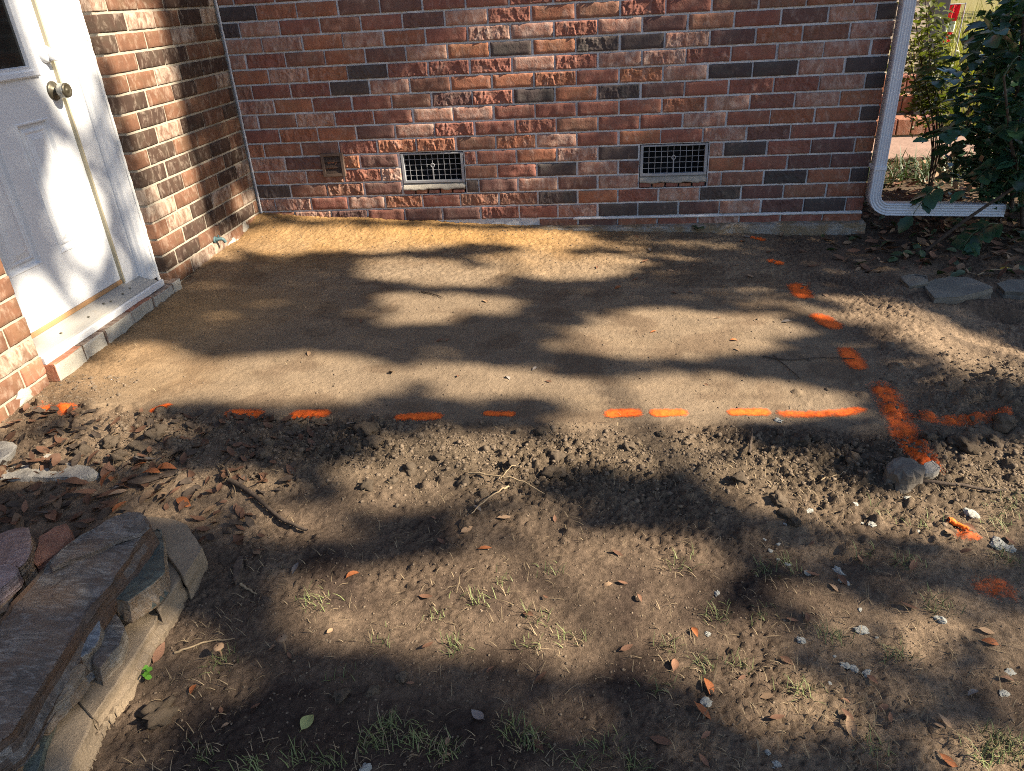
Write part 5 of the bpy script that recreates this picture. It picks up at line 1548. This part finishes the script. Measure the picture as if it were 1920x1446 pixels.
n = 2000
xs = rng.uniform(2.7, 4.9, n); ys = rng.uniform(-0.75, 1.75, n); k = (ys > -0.72 + 0.35 * vnoise(xs * 3, ys)) & ~((xs < 3.0) & (ys > -0.02)) & (rng.random(n) < sstep(2.6, 3.2, xs + 0.25 * (ys + 0.6)) + 0.12)
litter('leaf_litter', xs[k], ys[k], (0.03, 0.075), [M_LEAF_BROWN, M_LEAF_TAN, M_COVER], ['brown leaf litter under the shrub at the right', 'tan leaf litter under the shrub at the right', 'low green ground cover leaves under the shrub'], 'leaf litter', 0.025)
n = 420
xs = rng.uniform(-0.15, 0.85, n); ys = rng.uniform(-2.5, -1.95, n); k = inview(xs, ys)
litter('leaf_litter', xs[k], ys[k], (0.02, 0.05), [M_LEAF_BROWN, M_TWIG], ['crushed brown leaf litter behind the slate pile', 'dark shredded bark litter behind the slate pile'], 'leaf litter', 0.012)

chips = []
for s in range(5):
    me = blob_mesh('plaster_chip', 140 + s, 3, 0.62, 0.45); me.materials.append(M_CHIP); chips.append(me)
CH = [(1459, 789, 10), (1699, 938, 8), (1820, 966, 17), (1869, 1022, 15), (1892, 1030, 14), (1517, 960, 9), (1633, 983, 10), (1618, 976, 4), (1472, 985, 4), (1434, 1010, 4), (1459, 1020, 6), (1444, 1033, 6), (1459, 1050, 5),
      (1476, 1059, 6), (1515, 1075, 8), (1572, 1071, 14), (1576, 1090, 8), (1587, 1095, 8), (1721, 995, 5), (1603, 947, 6), (1345, 1113, 9), (1502, 1205, 12), (1616, 1184, 15), (1644, 1196, 4), (1564, 1232, 4), (1584, 1251, 10),
      (1601, 1258, 11), (1624, 1265, 11), (1764, 1166, 11), (1324, 1322, 13), (1569, 1353, 4), (1455, 1432, 11), (1894, 1260, 11), (1882, 1301, 8), (1440, 1411, 7), (686, 1442, 12), (1326, 1190, 7), (1556, 1282, 5), (1612, 1145, 5), (599, 808, 4)]
for i, (x, y, s) in enumerate(CH):
    P = GP(x, y); sz = 0.72 * s * np.linalg.norm(P - CAM) / FPX
    o = link('plaster_chip', chips[i % 5]); o.location = (P[0], P[1], P[2] + sz * 0.15)
    o.scale = (sz * random.uniform(0.9, 1.2), sz * random.uniform(0.7, 1.0), sz); o.rotation_euler = (0, 0, random.uniform(0, 6.28))
    if s >= 15: tag(o, {2: 'largest sunlit white plaster crumb near the right edge', 3: 'white plaster lump in shade, left one of the pair below the sunlit crumb', 22: 'flat white plaster flake in the middle of the shaded grass at the right'}.get(i, 'white plaster flake on soil'), 'plaster chip', 'white plaster chips on the soil')
    else: tag(o, 'small white plaster chip lying on the soil at the right', 'plaster chip', 'white plaster chips on the soil')

# mushrooms and seedlings
for (x, y, h_, lab) in ((535, 1222, 34, 'thin tan mushroom standing in the shaded soil left of the lit patch'), (416, 1236, 26, 'small yellowish mushroom beside a grass tuft near the blocks')):
    P = GP(x, y); L_ = h_ * np.linalg.norm(P - CAM) / FPX
    mu = empty('mushroom', P, lab, 'mushroom')
    V, F = tube_arrays(spline([(0, 0, -0.004), (0.002, 0, L_ * 0.5), (-0.002, 0, L_)], 8), 0.0022, 6); link('stem', mesh_np('stem', V, F, True), M_LEAF_TAN, mu)
    bm = bmesh.new()
    rr = [(L_ * 0.93, 0.004), (L_ * 0.92, 0.011), (L_ * 0.95, 0.0125), (L_ * 1.02, 0.008), (L_ * 1.04, 0.002)]
    rg = [[bm.verts.new((r_ * math.cos(2 * math.pi * q / 10), r_ * math.sin(2 * math.pi * q / 10), z_ + 0.0015 * math.sin(q))) for q in range(10)] for z_, r_ in rr]
    for a_, c_ in zip(rg, rg[1:]):
        for q in range(10): bm.faces.new((a_[q], a_[(q + 1) % 10], c_[(q + 1) % 10], c_[q]))
    bm_obj('cap', bm, M_LEAF_TAN, mu, True)
M_CLOVER = mat_leaf('seedling_leaf', (0.10, 0.26, 0.03), 0.45, 0.3)
cl_leaf = leaf_mesh('leaf', 0.3, 0.2, 0.2, 0.42); cl_leaf.materials.append(M_CLOVER)
def seedling(px, py, n_, size, label, mat_me, spread):
    P = GP(px, py); s = size * np.linalg.norm(P - CAM) / FPX
    sd = empty('seedling', P, label, 'seedling')
    for q in range(n_):
        o = link('leaf', mat_me, None, sd); a_ = random.uniform(0, 6.28); rr = spread * s * random.random() ** 0.5
        o.location = (rr * math.cos(a_), rr * math.sin(a_), 0.008 + random.random() * 0.02); o.scale = (s, s, s); o.rotation_euler = (random.uniform(-.4, .4), random.uniform(-.4, .2), random.uniform(0, 6.28))
    return sd
seedling(275, 1276, 8, 11, 'bright green clover seedling at the foot of the sunlit tan block', cl_leaf, 1.4)
dk_leaf = leaf_mesh('leaf', 0.3, 0.2, 0.2, 0.4); dk_leaf.materials.append(M_COVER)
seedling(1300, 434, 10, 16, 'small dark green weed growing against the concrete footing', dk_leaf, 1.0)

# ------------------------------------------------------------------ grass
def blades(name, xs, ys, L, wid, mat, label, lean=(0.3, 1.1), flat=False):
    n = len(xs); z = HFv(xs, ys)
    az = rng.uniform(0, 2 * np.pi, n); ln = rng.uniform(L[0], L[1], n); th = rng.uniform(lean[0], lean[1], n)
    d = np.stack([np.cos(az), np.sin(az), np.zeros(n)], -1); s = np.stack([-np.sin(az), np.cos(az), np.zeros(n)], -1)
    curve = rng.uniform(0.2, 0.9, n)
    V = np.zeros((n, 7, 3)); base = np.stack([xs, ys, z], -1)
    side = rng.normal(0, 0.15, n)
    for i, t in enumerate((0, 0.4, 0.75, 1.0)):
        if flat:
            hz = ln * t; up = 0.003 + 0.012 * curve * np.sin(np.pi * t)
        else:
            a_ = th * (0.45 + curve * t); hz = ln * t * np.sin(a_); up = ln * t * np.cos(a_)
        c = base + d * hz[:, None] + s * (side * ln * t * t)[:, None]; c[:, 2] += up
        w = wid * (1 - 0.75 * t)
        if i < 3: V[:, 2 * i] = c - s * w; V[:, 2 * i + 1] = c + s * w
        else: V[:, 6] = c
    b0 = np.arange(n)[:, None] * 7
    F4 = np.concatenate([b0 + np.array([[0, 1, 3, 2]]), b0 + np.array([[2, 3, 5, 4]])]); F3 = b0 + np.array([[4, 5, 6]])
    return tag(link(name, mesh_np(name, V.reshape(-1, 3), [F4, F3]), mat), label, 'grass', None, 'stuff')


TUFTS = [(420, 1240, 14, 34), (600, 1128, 8, 24), (585, 1140, 6, 20), (855, 1215, 14, 40), (900, 1130, 12, 26), (820, 1155, 6, 20), (1010, 1160, 10, 28), (1030, 1070, 8, 26), (1290, 1060, 8, 22), (1250, 1215, 10, 26), (1245, 1290, 9, 26),
         (730, 1370, 26, 44), (700, 1400, 20, 44), (780, 1390, 20, 40), (830, 1410, 24, 40), (960, 1370, 20, 40), (1000, 1390, 20, 44), (640, 1280, 6, 24), (1345, 1160, 16, 34), (1380, 1250, 12, 30), (1320, 1250, 14, 30), (1430, 1070, 12, 26), (1480, 1060, 10, 24), (1500, 1300, 18, 38),
         (1640, 1410, 16, 40), (1870, 1390, 24, 44), (1850, 1420, 26, 44), (1900, 1410, 24, 44), (1890, 960, 14, 28), (1870, 985, 16, 30), (1905, 940, 8, 26), (1700, 1060, 12, 26), (1760, 1140, 16, 30), (1890, 1050, 18, 30), (560, 1420, 16, 40), (480, 1440, 18, 40), (620, 1430, 16, 40), (380, 1420, 14, 38),
         (1090, 1430, 12, 34), (1130, 1400, 10, 34), (1200, 1440, 14, 36), (1560, 1200, 14, 30), (1680, 1230, 14, 30), (1660, 970, 8, 24), (1730, 990, 10, 22), (940, 1095, 6, 22), (1080, 1200, 8, 24), (1000, 1215, 8, 24), (720, 1200, 7, 22), (1430, 1160, 9, 24), (1620, 1040, 9, 24)]
tx, ty, tl = [], [], []
for (x, y, m, h_) in TUFTS:
    P = GP(x, y); s = 14 * np.linalg.norm(P - CAM) / FPX
    for q in range(int(m * 2.3)):
        tx.append(P[0] + random.gauss(0, s)); ty.append(P[1] + random.gauss(0, s * 0.8))
tx, ty = np.array(tx), np.array(ty)
blades('grass', tx, ty, (0.012, 0.036), 0.0010, M_GRASS, 'sparse tufts of green grass on the foreground soil', (0.35, 1.25))
tx2 = tx[::2] + rng.normal(0, 0.02, len(tx[::2])); ty2 = ty[::2] + rng.normal(0, 0.02, len(tx2))
n = 5200
gx_ = rng.uniform(0.5, 3.1, n); gy_ = rng.uniform(-3.05, -2.1, n)
den = sstep(-0.1, 0.35, fbm(gx_ * 2.2, gy_ * 2.2, 3, 77) + 0.55 * sstep(-2.55, -3.0, gy_) + 0.35 * sstep(1.8, 2.6, gx_) - 0.12)
k = inview(gx_, gy_) & (rng.random(n) < den) & ~((gx_ < 0.80) & (gy_ < -2.28))
blades('dry_grass', np.concatenate([tx2, gx_[k]]), np.concatenate([ty2, gy_[k]]), (0.012, 0.032), 0.0009, M_STRAW, 'dry straw coloured grass on the foreground soil', (0.7, 1.45))
n = 3200
gx_ = rng.uniform(-0.1, 3.5, n); gy_ = rng.uniform(-3.1, -0.05, n)
k = inview(gx_, gy_) & ~((gx_ < 0.80) & (gy_ < -2.28)) & (rng.random(n) < np.where(gy_ < -2.15, 0.95, np.where(pad_mask(gx_, gy_) > 0.5, 0.16, 0.5)))
blades('straw_litter', gx_[k], gy_[k], (0.012, 0.045), 0.0008, M_STRAW, 'loose bits of straw and rootlets lying on the soil', flat=True)

def leaf_cloud(name, centres, sizes, aspect, mat, parent, inv, updir=0.6, droop=0.0):
    n = len(centres)
    d = rng.normal(size=(n, 3)); d[:, 2] = d[:, 2] * 0.5 + droop; d /= np.linalg.norm(d, axis=1)[:, None]
    nr = rng.normal(size=(n, 3)) * (1 - updir) + np.array((0, 0, updir)); s = np.cross(d, nr); s /= np.linalg.norm(s, axis=1)[:, None]
    nr = np.cross(s, d)
    L_ = np.asarray(sizes)[:, None]; w = L_ * aspect
    C_ = np.asarray(centres)
    V = np.stack([C_, C_ + d * L_ * 0.45 + s * w + nr * w * 0.35, C_ + d * L_, C_ + d * L_ * 0.45 - s * w + nr * w * 0.35, C_ + d * L_ * 0.5], 1).reshape(-1, 3)
    b0 = np.arange(n)[:, None] * 5
    F = np.concatenate([b0 + np.array([[0, 1, 4]]), b0 + np.array([[1, 2, 4]]), b0 + np.array([[2, 3, 4]]), b0 + np.array([[3, 0, 4]])])
    o = link(name, mesh_np(name, V, F), mat, parent)
    if inv is not None: o.matrix_parent_inverse = inv
    return tag(o, kind='stuff')


# ------------------------------------------------------------------ shrub at the right
shrub_base = np.array([3.86, 0.26, HF(3.86, 0.26)])
shrub = empty('shrub', shrub_base, 'dark glossy leaved shrub hanging over the white gutter extension', 'shrub')
shinv = Matrix.Translation(-Vector(shrub_base))
stems = []
for i, (bx, by, tx_, ty_, tz_) in enumerate([(3.70, 0.22, 3.45, 0.05, 1.05), (3.84, 0.15, 3.75, -0.2, 1.2), (3.95, 0.30, 4.05, 0.05, 1.35), (3.80, 0.35, 3.6, 0.5, 1.25), (4.05, 0.20, 4.35, -0.05, 1.1), (3.92, 0.10, 4.0, -0.35, 0.8), (3.75, 0.10, 3.35, -0.18, 0.62)]):
    g0 = HF(bx, by)
    c_ = spline([(bx, by, g0 - 0.02), (bx * 0.75 + tx_ * 0.25 + 0.02, by * 0.75 + ty_ * 0.25 + 0.03, g0 + tz_ * 0.33), (bx * 0.4 + tx_ * 0.6, by * 0.4 + ty_ * 0.6, g0 + tz_ * 0.7), (tx_, ty_, tz_)], 18)
    stems.append(c_)
    V, F = tube_arrays(c_, np.linspace(0.013, 0.004, 18), 7)
    o = link('stem', mesh_np('stem', V, F, True), M_TWIG, shrub); o.matrix_parent_inverse = shinv
# a stout bare branch leaning across in front
P0, P1 = GP(1735, 470), np.array(on_plane(1935, 330, 1, -0.22))
V, F = tube_arrays(spline([P0, P0 * 0.6 + P1 * 0.4 + np.array((0, 0, 0.015)), P1], 12), np.linspace(0.009, 0.006, 12), 7)
o = link('stem', mesh_np('stem', V, F, True), M_TWIG, shrub); o.matrix_parent_inverse = shinv
big = []
for q in range(3):
    me = leaf_mesh('leaf', random.uniform(-0.9, -0.2), random.uniform(-0.3, 0.3), 0.22, random.uniform(0.26, 0.33), 0.10, 9)
    me.materials.append(M_SHRUB); big.append(me)


def compound(p0, p1, nl, size):
    """leaf stalk from p0 to p1 with paired leaflets"""
    p0 = np.array(p0); p1 = np.array(p1)
    mid = (p0 + p1) / 2 + np.array((0, 0, 0.04))
    c_ = spline([p0, mid, p1], 10)
    V, F = tube_arrays(c_, np.linspace(0.003, 0.0015, 10), 5)
    o = link('leaf_stalk', mesh_np('leaf_stalk', V, F, True), M_COVER, shrub); o.matrix_parent_inverse = shinv
    fwd = Vector(p1 - p0).normalized(); side = fwd.cross(Vector((0, 0, 1)))
    if side.length < 0.1: side = Vector((1, 0, 0))
    side.normalize(); upv = side.cross(fwd)
    for k_ in range(nl):
        if k_ == nl - 1: t = 1.0; s_ = 0
        else: t = 0.38 + 0.55 * (k_ // 2) / max(1, (nl - 1) // 2); s_ = 1 if k_ % 2 else -1
        pos = Vector(c_[min(9, int(t * 9))])
        dirv = (fwd * (0.45 if s_ else 1.0) + side * s_ * 0.9 + Vector((0, 0, random.uniform(-0.45, 0.05)))).normalized()
        nrm = (upv + side * random.uniform(-0.35, 0.35) + fwd * random.uniform(-0.35, 0.35)).normalized()
        yv = nrm.cross(dirv).normalized(); zv = dirv.cross(yv)
        L_ = size * random.uniform(0.8, 1.15)
        M = Matrix(((dirv.x, yv.x, zv.x, 0), (dirv.y, yv.y, zv.y, 0), (dirv.z, yv.z, zv.z, 0), (0, 0, 0, 1)))
        M = Matrix.Translation(pos + dirv * L_ * 0.6) @ M @ Matrix.Diagonal((L_, L_ * random.uniform(0.9, 1.15), L_, 1))
        o = link('leaf', random.choice(big), None, shrub)
        o.matrix_parent_inverse = shinv; o.matrix_basis = M


REGION = [(1745, 150), (1780, 70), (1850, 20), (1925, -10), (1950, 200), (1950, 470), (1850, 470), (1795, 440), (1760, 330), (1715, 300), (1700, 240), (1690, 165)]
cnt = 0; guard = 0
targets = []
SPECIAL = [((1835, 430), (1790, 495), -0.30), ((1875, 420), (1822, 455), -0.28), ((1810, 160), (1726, 162), -0.05), ((1815, 150), (1738, 138), 0.05), ((1830, 250), (1745, 262), -0.15), ((1770, 345), (1712, 402), -0.13),
           ((1880, 350), (1920, 330), -0.25), ((1885, 60), (1830, 95), -0.1), ((1900, 130), (1860, 60), -0.05), ((1860, 260), (1910, 250), -0.2)]
for (a_, c_, y_) in SPECIAL:
    compound(on_plane(a_[0], a_[1], 1, y_ + 0.05), on_plane(c_[0], c_[1], 1, y_), 7, 0.095); cnt += 1
while cnt < 42 and guard < 4000:
    guard += 1
    sp = stems[random.randrange(len(stems))]; k_ = random.randrange(6, 18); p0 = sp[k_]
    a_ = random.uniform(0, 6.28); ln_ = random.uniform(0.16, 0.30)
    p1 = p0 + np.array((math.cos(a_) * ln_, math.sin(a_) * ln_, random.uniform(-0.12, 0.12)))
    u, v = px_of(p1); u0, v0 = px_of(p0)
    if not (inpoly(np.array([u]), np.array([v]), REGION)[0]): continue
    if p1[1] > 0.75 or p1[0] < 3.22: continue
    if any((u - q[0]) ** 2 + (v - q[1]) ** 2 < 26 ** 2 for q in targets): continue
    targets.append((u, v))
    compound(p0, p1, 7, random.uniform(0.075, 0.105)); cnt += 1

# the mass of leaves deeper in the shrub
cs = []
while len(cs) < 2100:
    p_ = np.array((rng.uniform(3.45, 4.9), rng.uniform(-0.25, 0.75), rng.uniform(0.02, 1.4)))
    if ((p_[0] - 4.0) / 0.72) ** 2 + ((p_[1] - 0.25) / 0.5) ** 2 > 1: continue
    u, v = px_of(p_)
    if not inpoly(np.array([u]), np.array([v]), [(1795, 70), (1860, 10), (1960, -60), (1990, 500), (1850, 470), (1785, 430), (1748, 330), (1775, 200)])[0]: continue
    cs.append(p_)
leaf_cloud('inner_foliage', cs, rng.uniform(0.05, 0.10, len(cs)), 0.26, M_SHRUB, shrub, shinv, 0.6, -0.3)

# slender shrub with small sunlit leaves behind the downspout
sb = np.array([3.52, 0.72, HF(3.52, 0.72)])
azal = empty('shrub', sb, 'slender small leaved shrub behind the downspout, its top sunlit', 'shrub')
azinv = Matrix.Translation(-Vector(sb))
tips = []
for (tx_, ty_, tz_) in [tuple(on_plane(qx, qy, 1, yy_)) for qx, qy, yy_ in ((1712, 5, 0.80), (1734, -20, 0.86), (1752, 85, 0.84), (1702, 95, 0.78), (1738, 140, 0.9), (1768, 110, 1.0), (1760, 40, 1.0))]:
    c_ = spline([sb, sb + (np.array((tx_, ty_, tz_)) - sb) * 0.3 + np.array((0.04, 0, 0.06)), sb + (np.array((tx_, ty_, tz_)) - sb) * 0.65 + np.array((0.02, 0.02, 0.03)), (tx_, ty_, tz_)], 14)
    V, F = tube_arrays(c_, np.linspace(0.006, 0.002, 14), 6); o = link('stem', mesh_np('stem', V, F, True), M_TWIG, azal); o.matrix_parent_inverse = azinv
    for k_ in range(7, 14): tips.append((c_[k_], k_))


cs = []
for p_, k_ in tips:
    for _ in range(30): cs.append(p_ + rng.normal(0, 0.05, 3))
leaf_cloud('foliage', cs, rng.uniform(0.028, 0.055, len(cs)), 0.25, M_SMALL_LEAF, azal, azinv)

# ------------------------------------------------------------------ beyond the corner: path, steps, post, neighbour's wall, reeds
def slab(name, a_, c_, mat, bev=0.006):
    bm = bmesh.new(); box(bm, a_, c_, bev); return bm_obj(name, bm, mat)
GZ = float(h_smooth(4.0, 2.0))
M_PATH = mat_concrete('pink_path_concrete', (0.22, 0.15, 0.12), 0.5)
pth = slab('path', (2.98, 1.60, GZ - 0.08), (5.1, 2.35, GZ + 0.03), M_PATH); tag(pth, kind='structure')
pth['label'] = 'pinkish concrete path behind the downspout'
steps = empty('brick_steps', (3.85, 2.6, GZ), 'low brick steps between the downspout and the dark post', 'steps')
stinv = Matrix.Translation(-steps.location)
for i in range(3):
    y0 = 2.52 + 0.28 * i; z0 = GZ + 0.012 + 0.125 * i
    bm = bmesh.new(); box(bm, (3.52, y0 + 0.02, GZ - 0.03), (4.26, 3.5 + 0.01 * i, z0 + 0.110)); o = bm_obj('mortar', bm, M_MORTAR_TAN, steps); o.matrix_parent_inverse = stinv
    x = 3.50
    while x < 4.24:
        bm = bmesh.new(); box(bm, (x, y0, z0), (x + 0.098, y0 + 0.205, z0 + 0.118), 0.004)
        o = bm_obj('brick', bm, BRICK['rust'] if random.random() < 0.6 else BRICK['red'], steps); o.matrix_parent_inverse = stinv
        x += 0.108
post = empty('porch_post', (4.17, 2.78, GZ), 'dark square porch post beyond the downspout', 'post')
pinv = Matrix.Translation(-post.location)
M_POST = mat_paint('dark_post_paint', (0.022, 0.022, 0.028), 0.5, 0.3, (0.08, 0.06, 0.05))
for nm_, a_, c_ in (('shaft', (4.115, 2.73, GZ + 0.16), (4.225, 2.84, 2.6)), ('plinth', (4.10, 2.71, GZ - 0.05), (4.24, 2.86, GZ + 0.16))):
    bm = bmesh.new(); box(bm, a_, c_, 0.006); o = bm_obj(nm_, bm, M_POST, post); o.matrix_parent_inverse = pinv
nb_x0, nb_x1, nb_y = 3.2, 4.85, 4.6
nbw = empty('neighbour_house', (4.0, nb_y, GZ), 'pale beige sided house wall seen beyond the downspout', 'house')
ninv = Matrix.Translation(-nbw.location)
M_SIDING = mat_paint('beige_siding', (0.36, 0.29, 0.23), 0.6, 0.15)
z = GZ - 0.05; i = 0
while z < 3.0:
    bm = bmesh.new(); pr_ = [(nb_y, z), (nb_y - 0.016, z), (nb_y - 0.002, z + 0.115), (nb_y + 0.02, z + 0.115)]
    lo = [bm.verts.new((nb_x0, y_, z_)) for y_, z_ in pr_]; hi = [bm.verts.new((nb_x1, y_, z_)) for y_, z_ in pr_]
    for q in range(4): bm.faces.new((lo[q], lo[(q + 1) % 4], hi[(q + 1) % 4], hi[q]))
    bm.faces.new(lo); bm.faces.new(hi); o = bm_obj('siding_board', bm, M_SIDING, nbw); o.matrix_parent_inverse = ninv
    z += 0.116
bm = bmesh.new(); box(bm, (nb_x0, nb_y + 0.021, GZ - 0.1), (nb_x1, nb_y + 2.0, 3.0)); o = bm_obj('house_body', bm, M_SIDING, nbw); o.matrix_parent_inverse = ninv
bm = bmesh.new(); box(bm, (nb_x1 + 0.001, nb_y - 0.025, GZ - 0.1), (nb_x1 + 0.10, nb_y + 0.08, 3.0), 0.004); o = bm_obj('corner_board', bm, M_TRIM, nbw); o.matrix_parent_inverse = ninv
# hanging cloth in red, pale green and white by the post
fp = on_plane(1782, 22, 1, 3.3)
cloth = empty('garden_flag', fp, 'small red and pale green cloth hanging beside the dark post', 'garden flag')
M_RED = mat_plain('red_cloth', (0.75, 0.03, 0.045), 0.8, 0.15, 20, 0.1); M_PALEG = mat_plain('pale_green_cloth', (0.50, 0.62, 0.47), 0.8, 0.2, 20, 0.1)
def drape(name, w0, w1, z0, z1, mat, seed):
    nu, nv = 9, 7; V = []
    for j in range(nv):
        t = j / (nv - 1); zz = z0 + (z1 - z0) * t; w = w0 + (w1 - w0) * t
        for i in range(nu):
            s = i / (nu - 1) - 0.5
            V.append((s * w + 0.01 * float(vnoise(j, i, seed)) - 0.22 * (z0 - zz) * 0, 0.018 * math.sin(s * 14 + seed + t) + 0.01 * float(vnoise(i * 0.8, j * 0.8, seed)), zz))
    I = np.arange(nu * nv).reshape(nv, nu); F = np.stack([I[:-1, :-1], I[1:, :-1], I[1:, 1:], I[:-1, 1:]], -1).reshape(-1, 4)
    return link(name, mesh_np(name, V, F, True), mat, cloth)
drape('top_cloth', 0.14, 0.11, 0.05, -0.07, M_RED, 3); drape('middle_cloth', 0.11, 0.12, -0.071, -0.15, M_PALEG, 5); drape('lower_cloth', 0.12, 0.09, -0.151, -0.23, M_RED, 8)
V, F = tube_arrays([(-0.10, 0, 0.053), (0.11, 0, 0.053)], 0.005, 6); link('rod', mesh_np('rod', V, F), M_GALV, cloth)
V, F = tube_arrays([(0.105, 0.0, 0.06), (0.105, 0.0, GZ - fp[2])], 0.005, 6); link('pole', mesh_np('pole', V, F), M_GALV, cloth)
# reeds, ornamental grass and hedge
def reed_mass(name, xs, ys, L, wid, mat, label, cat, lean=(0.05, 0.35)):
    o = blades(name, xs, ys, L, wid, mat, label, lean); o['category'] = cat; return o
n = 2600
xs = rng.uniform(4.35, 8.2, n); ys = rng.uniform(2.5, 7.0, n); k = (ys > 2.6 + 0.3 * vnoise(xs * 2, 1.0)) & ~((xs < nb_x1 + 0.3) & (ys > nb_y - 0.3))
reed_mass('reeds', xs[k], ys[k], (0.35, 0.95), 0.007, M_BAMBOO, 'sunlit yellow green reeds beyond the shrub', 'reeds')
n = 750
xs = rng.uniform(3.2, 4.7, n); ys = rng.uniform(0.9, 1.62, n)
reed_mass('ground_cover', xs, ys, (0.06, 0.18), 0.005, M_COVER, 'low green strap leaved ground cover along the path', 'ground cover', (0.5, 1.3))
n = 2200
xs = rng.uniform(4.6, 14, n); ys = rng.uniform(4.8, 14, n); k = ~((xs < nb_x1 + 0.3))
reed_mass('lawn_grass', xs[k], ys[k], (0.08, 0.22), 0.012, M_BAMBOO, 'sunlit rough lawn beyond the reeds', 'grass', (0.3, 1.0))
pier = empty('brick_planter', (8.2, 8.2, GZ), 'low red brick planter far off at the top right with dry grass', 'planter')
plinv = Matrix.Translation(-pier.location)
for r in range(5):
    x = 7.5 + (0.1 if r % 2 else 0)
    while x < 9.4:
        bm = bmesh.new(); box(bm, (x, 8.0, GZ + r * 0.072), (x + 0.19, 8.1, GZ + r * 0.072 + 0.062), 0.003); o = bm_obj('brick', bm, BRICK['rust'], pier); o.matrix_parent_inverse = plinv; x += 0.2
bm = bmesh.new(); box(bm, (7.51, 8.01, GZ - 0.05), (9.4, 9.0, GZ + 0.35)); o = bm_obj('mortar', bm, M_MORTAR_TAN, pier); o.matrix_parent_inverse = plinv
M_DRYTALL = mat_leaf('dry_ornamental_grass', (0.42, 0.26, 0.09), 0.7, 0.3)
n = 500
o = reed_mass('dry_tall_grass', rng.uniform(7.5, 9.6, n), rng.uniform(7.6, 8.4, n), (0.3, 0.75), 0.007, M_DRYTALL, 'dry straw coloured ornamental grass by the far planter', 'ornamental grass', (0.1, 0.8))
hc = []
for hx, hy in [(6 + 3.2 * i, 19 + 1.5 * math.sin(i * 2.1)) for i in range(9)]:
    for _ in range(700):
        v = rng.normal(size=3); v /= np.linalg.norm(v); hc.append(np.array((hx, hy, 1.4)) + v * np.array((1.9, 1.5, 1.7)) * rng.random() ** 0.35)
tag(leaf_cloud('far_hedge', hc, rng.uniform(0.15, 0.3, len(hc)), 0.3, M_SMALL_LEAF, None, None), 'mass of green hedge far beyond the yard', 'hedge')
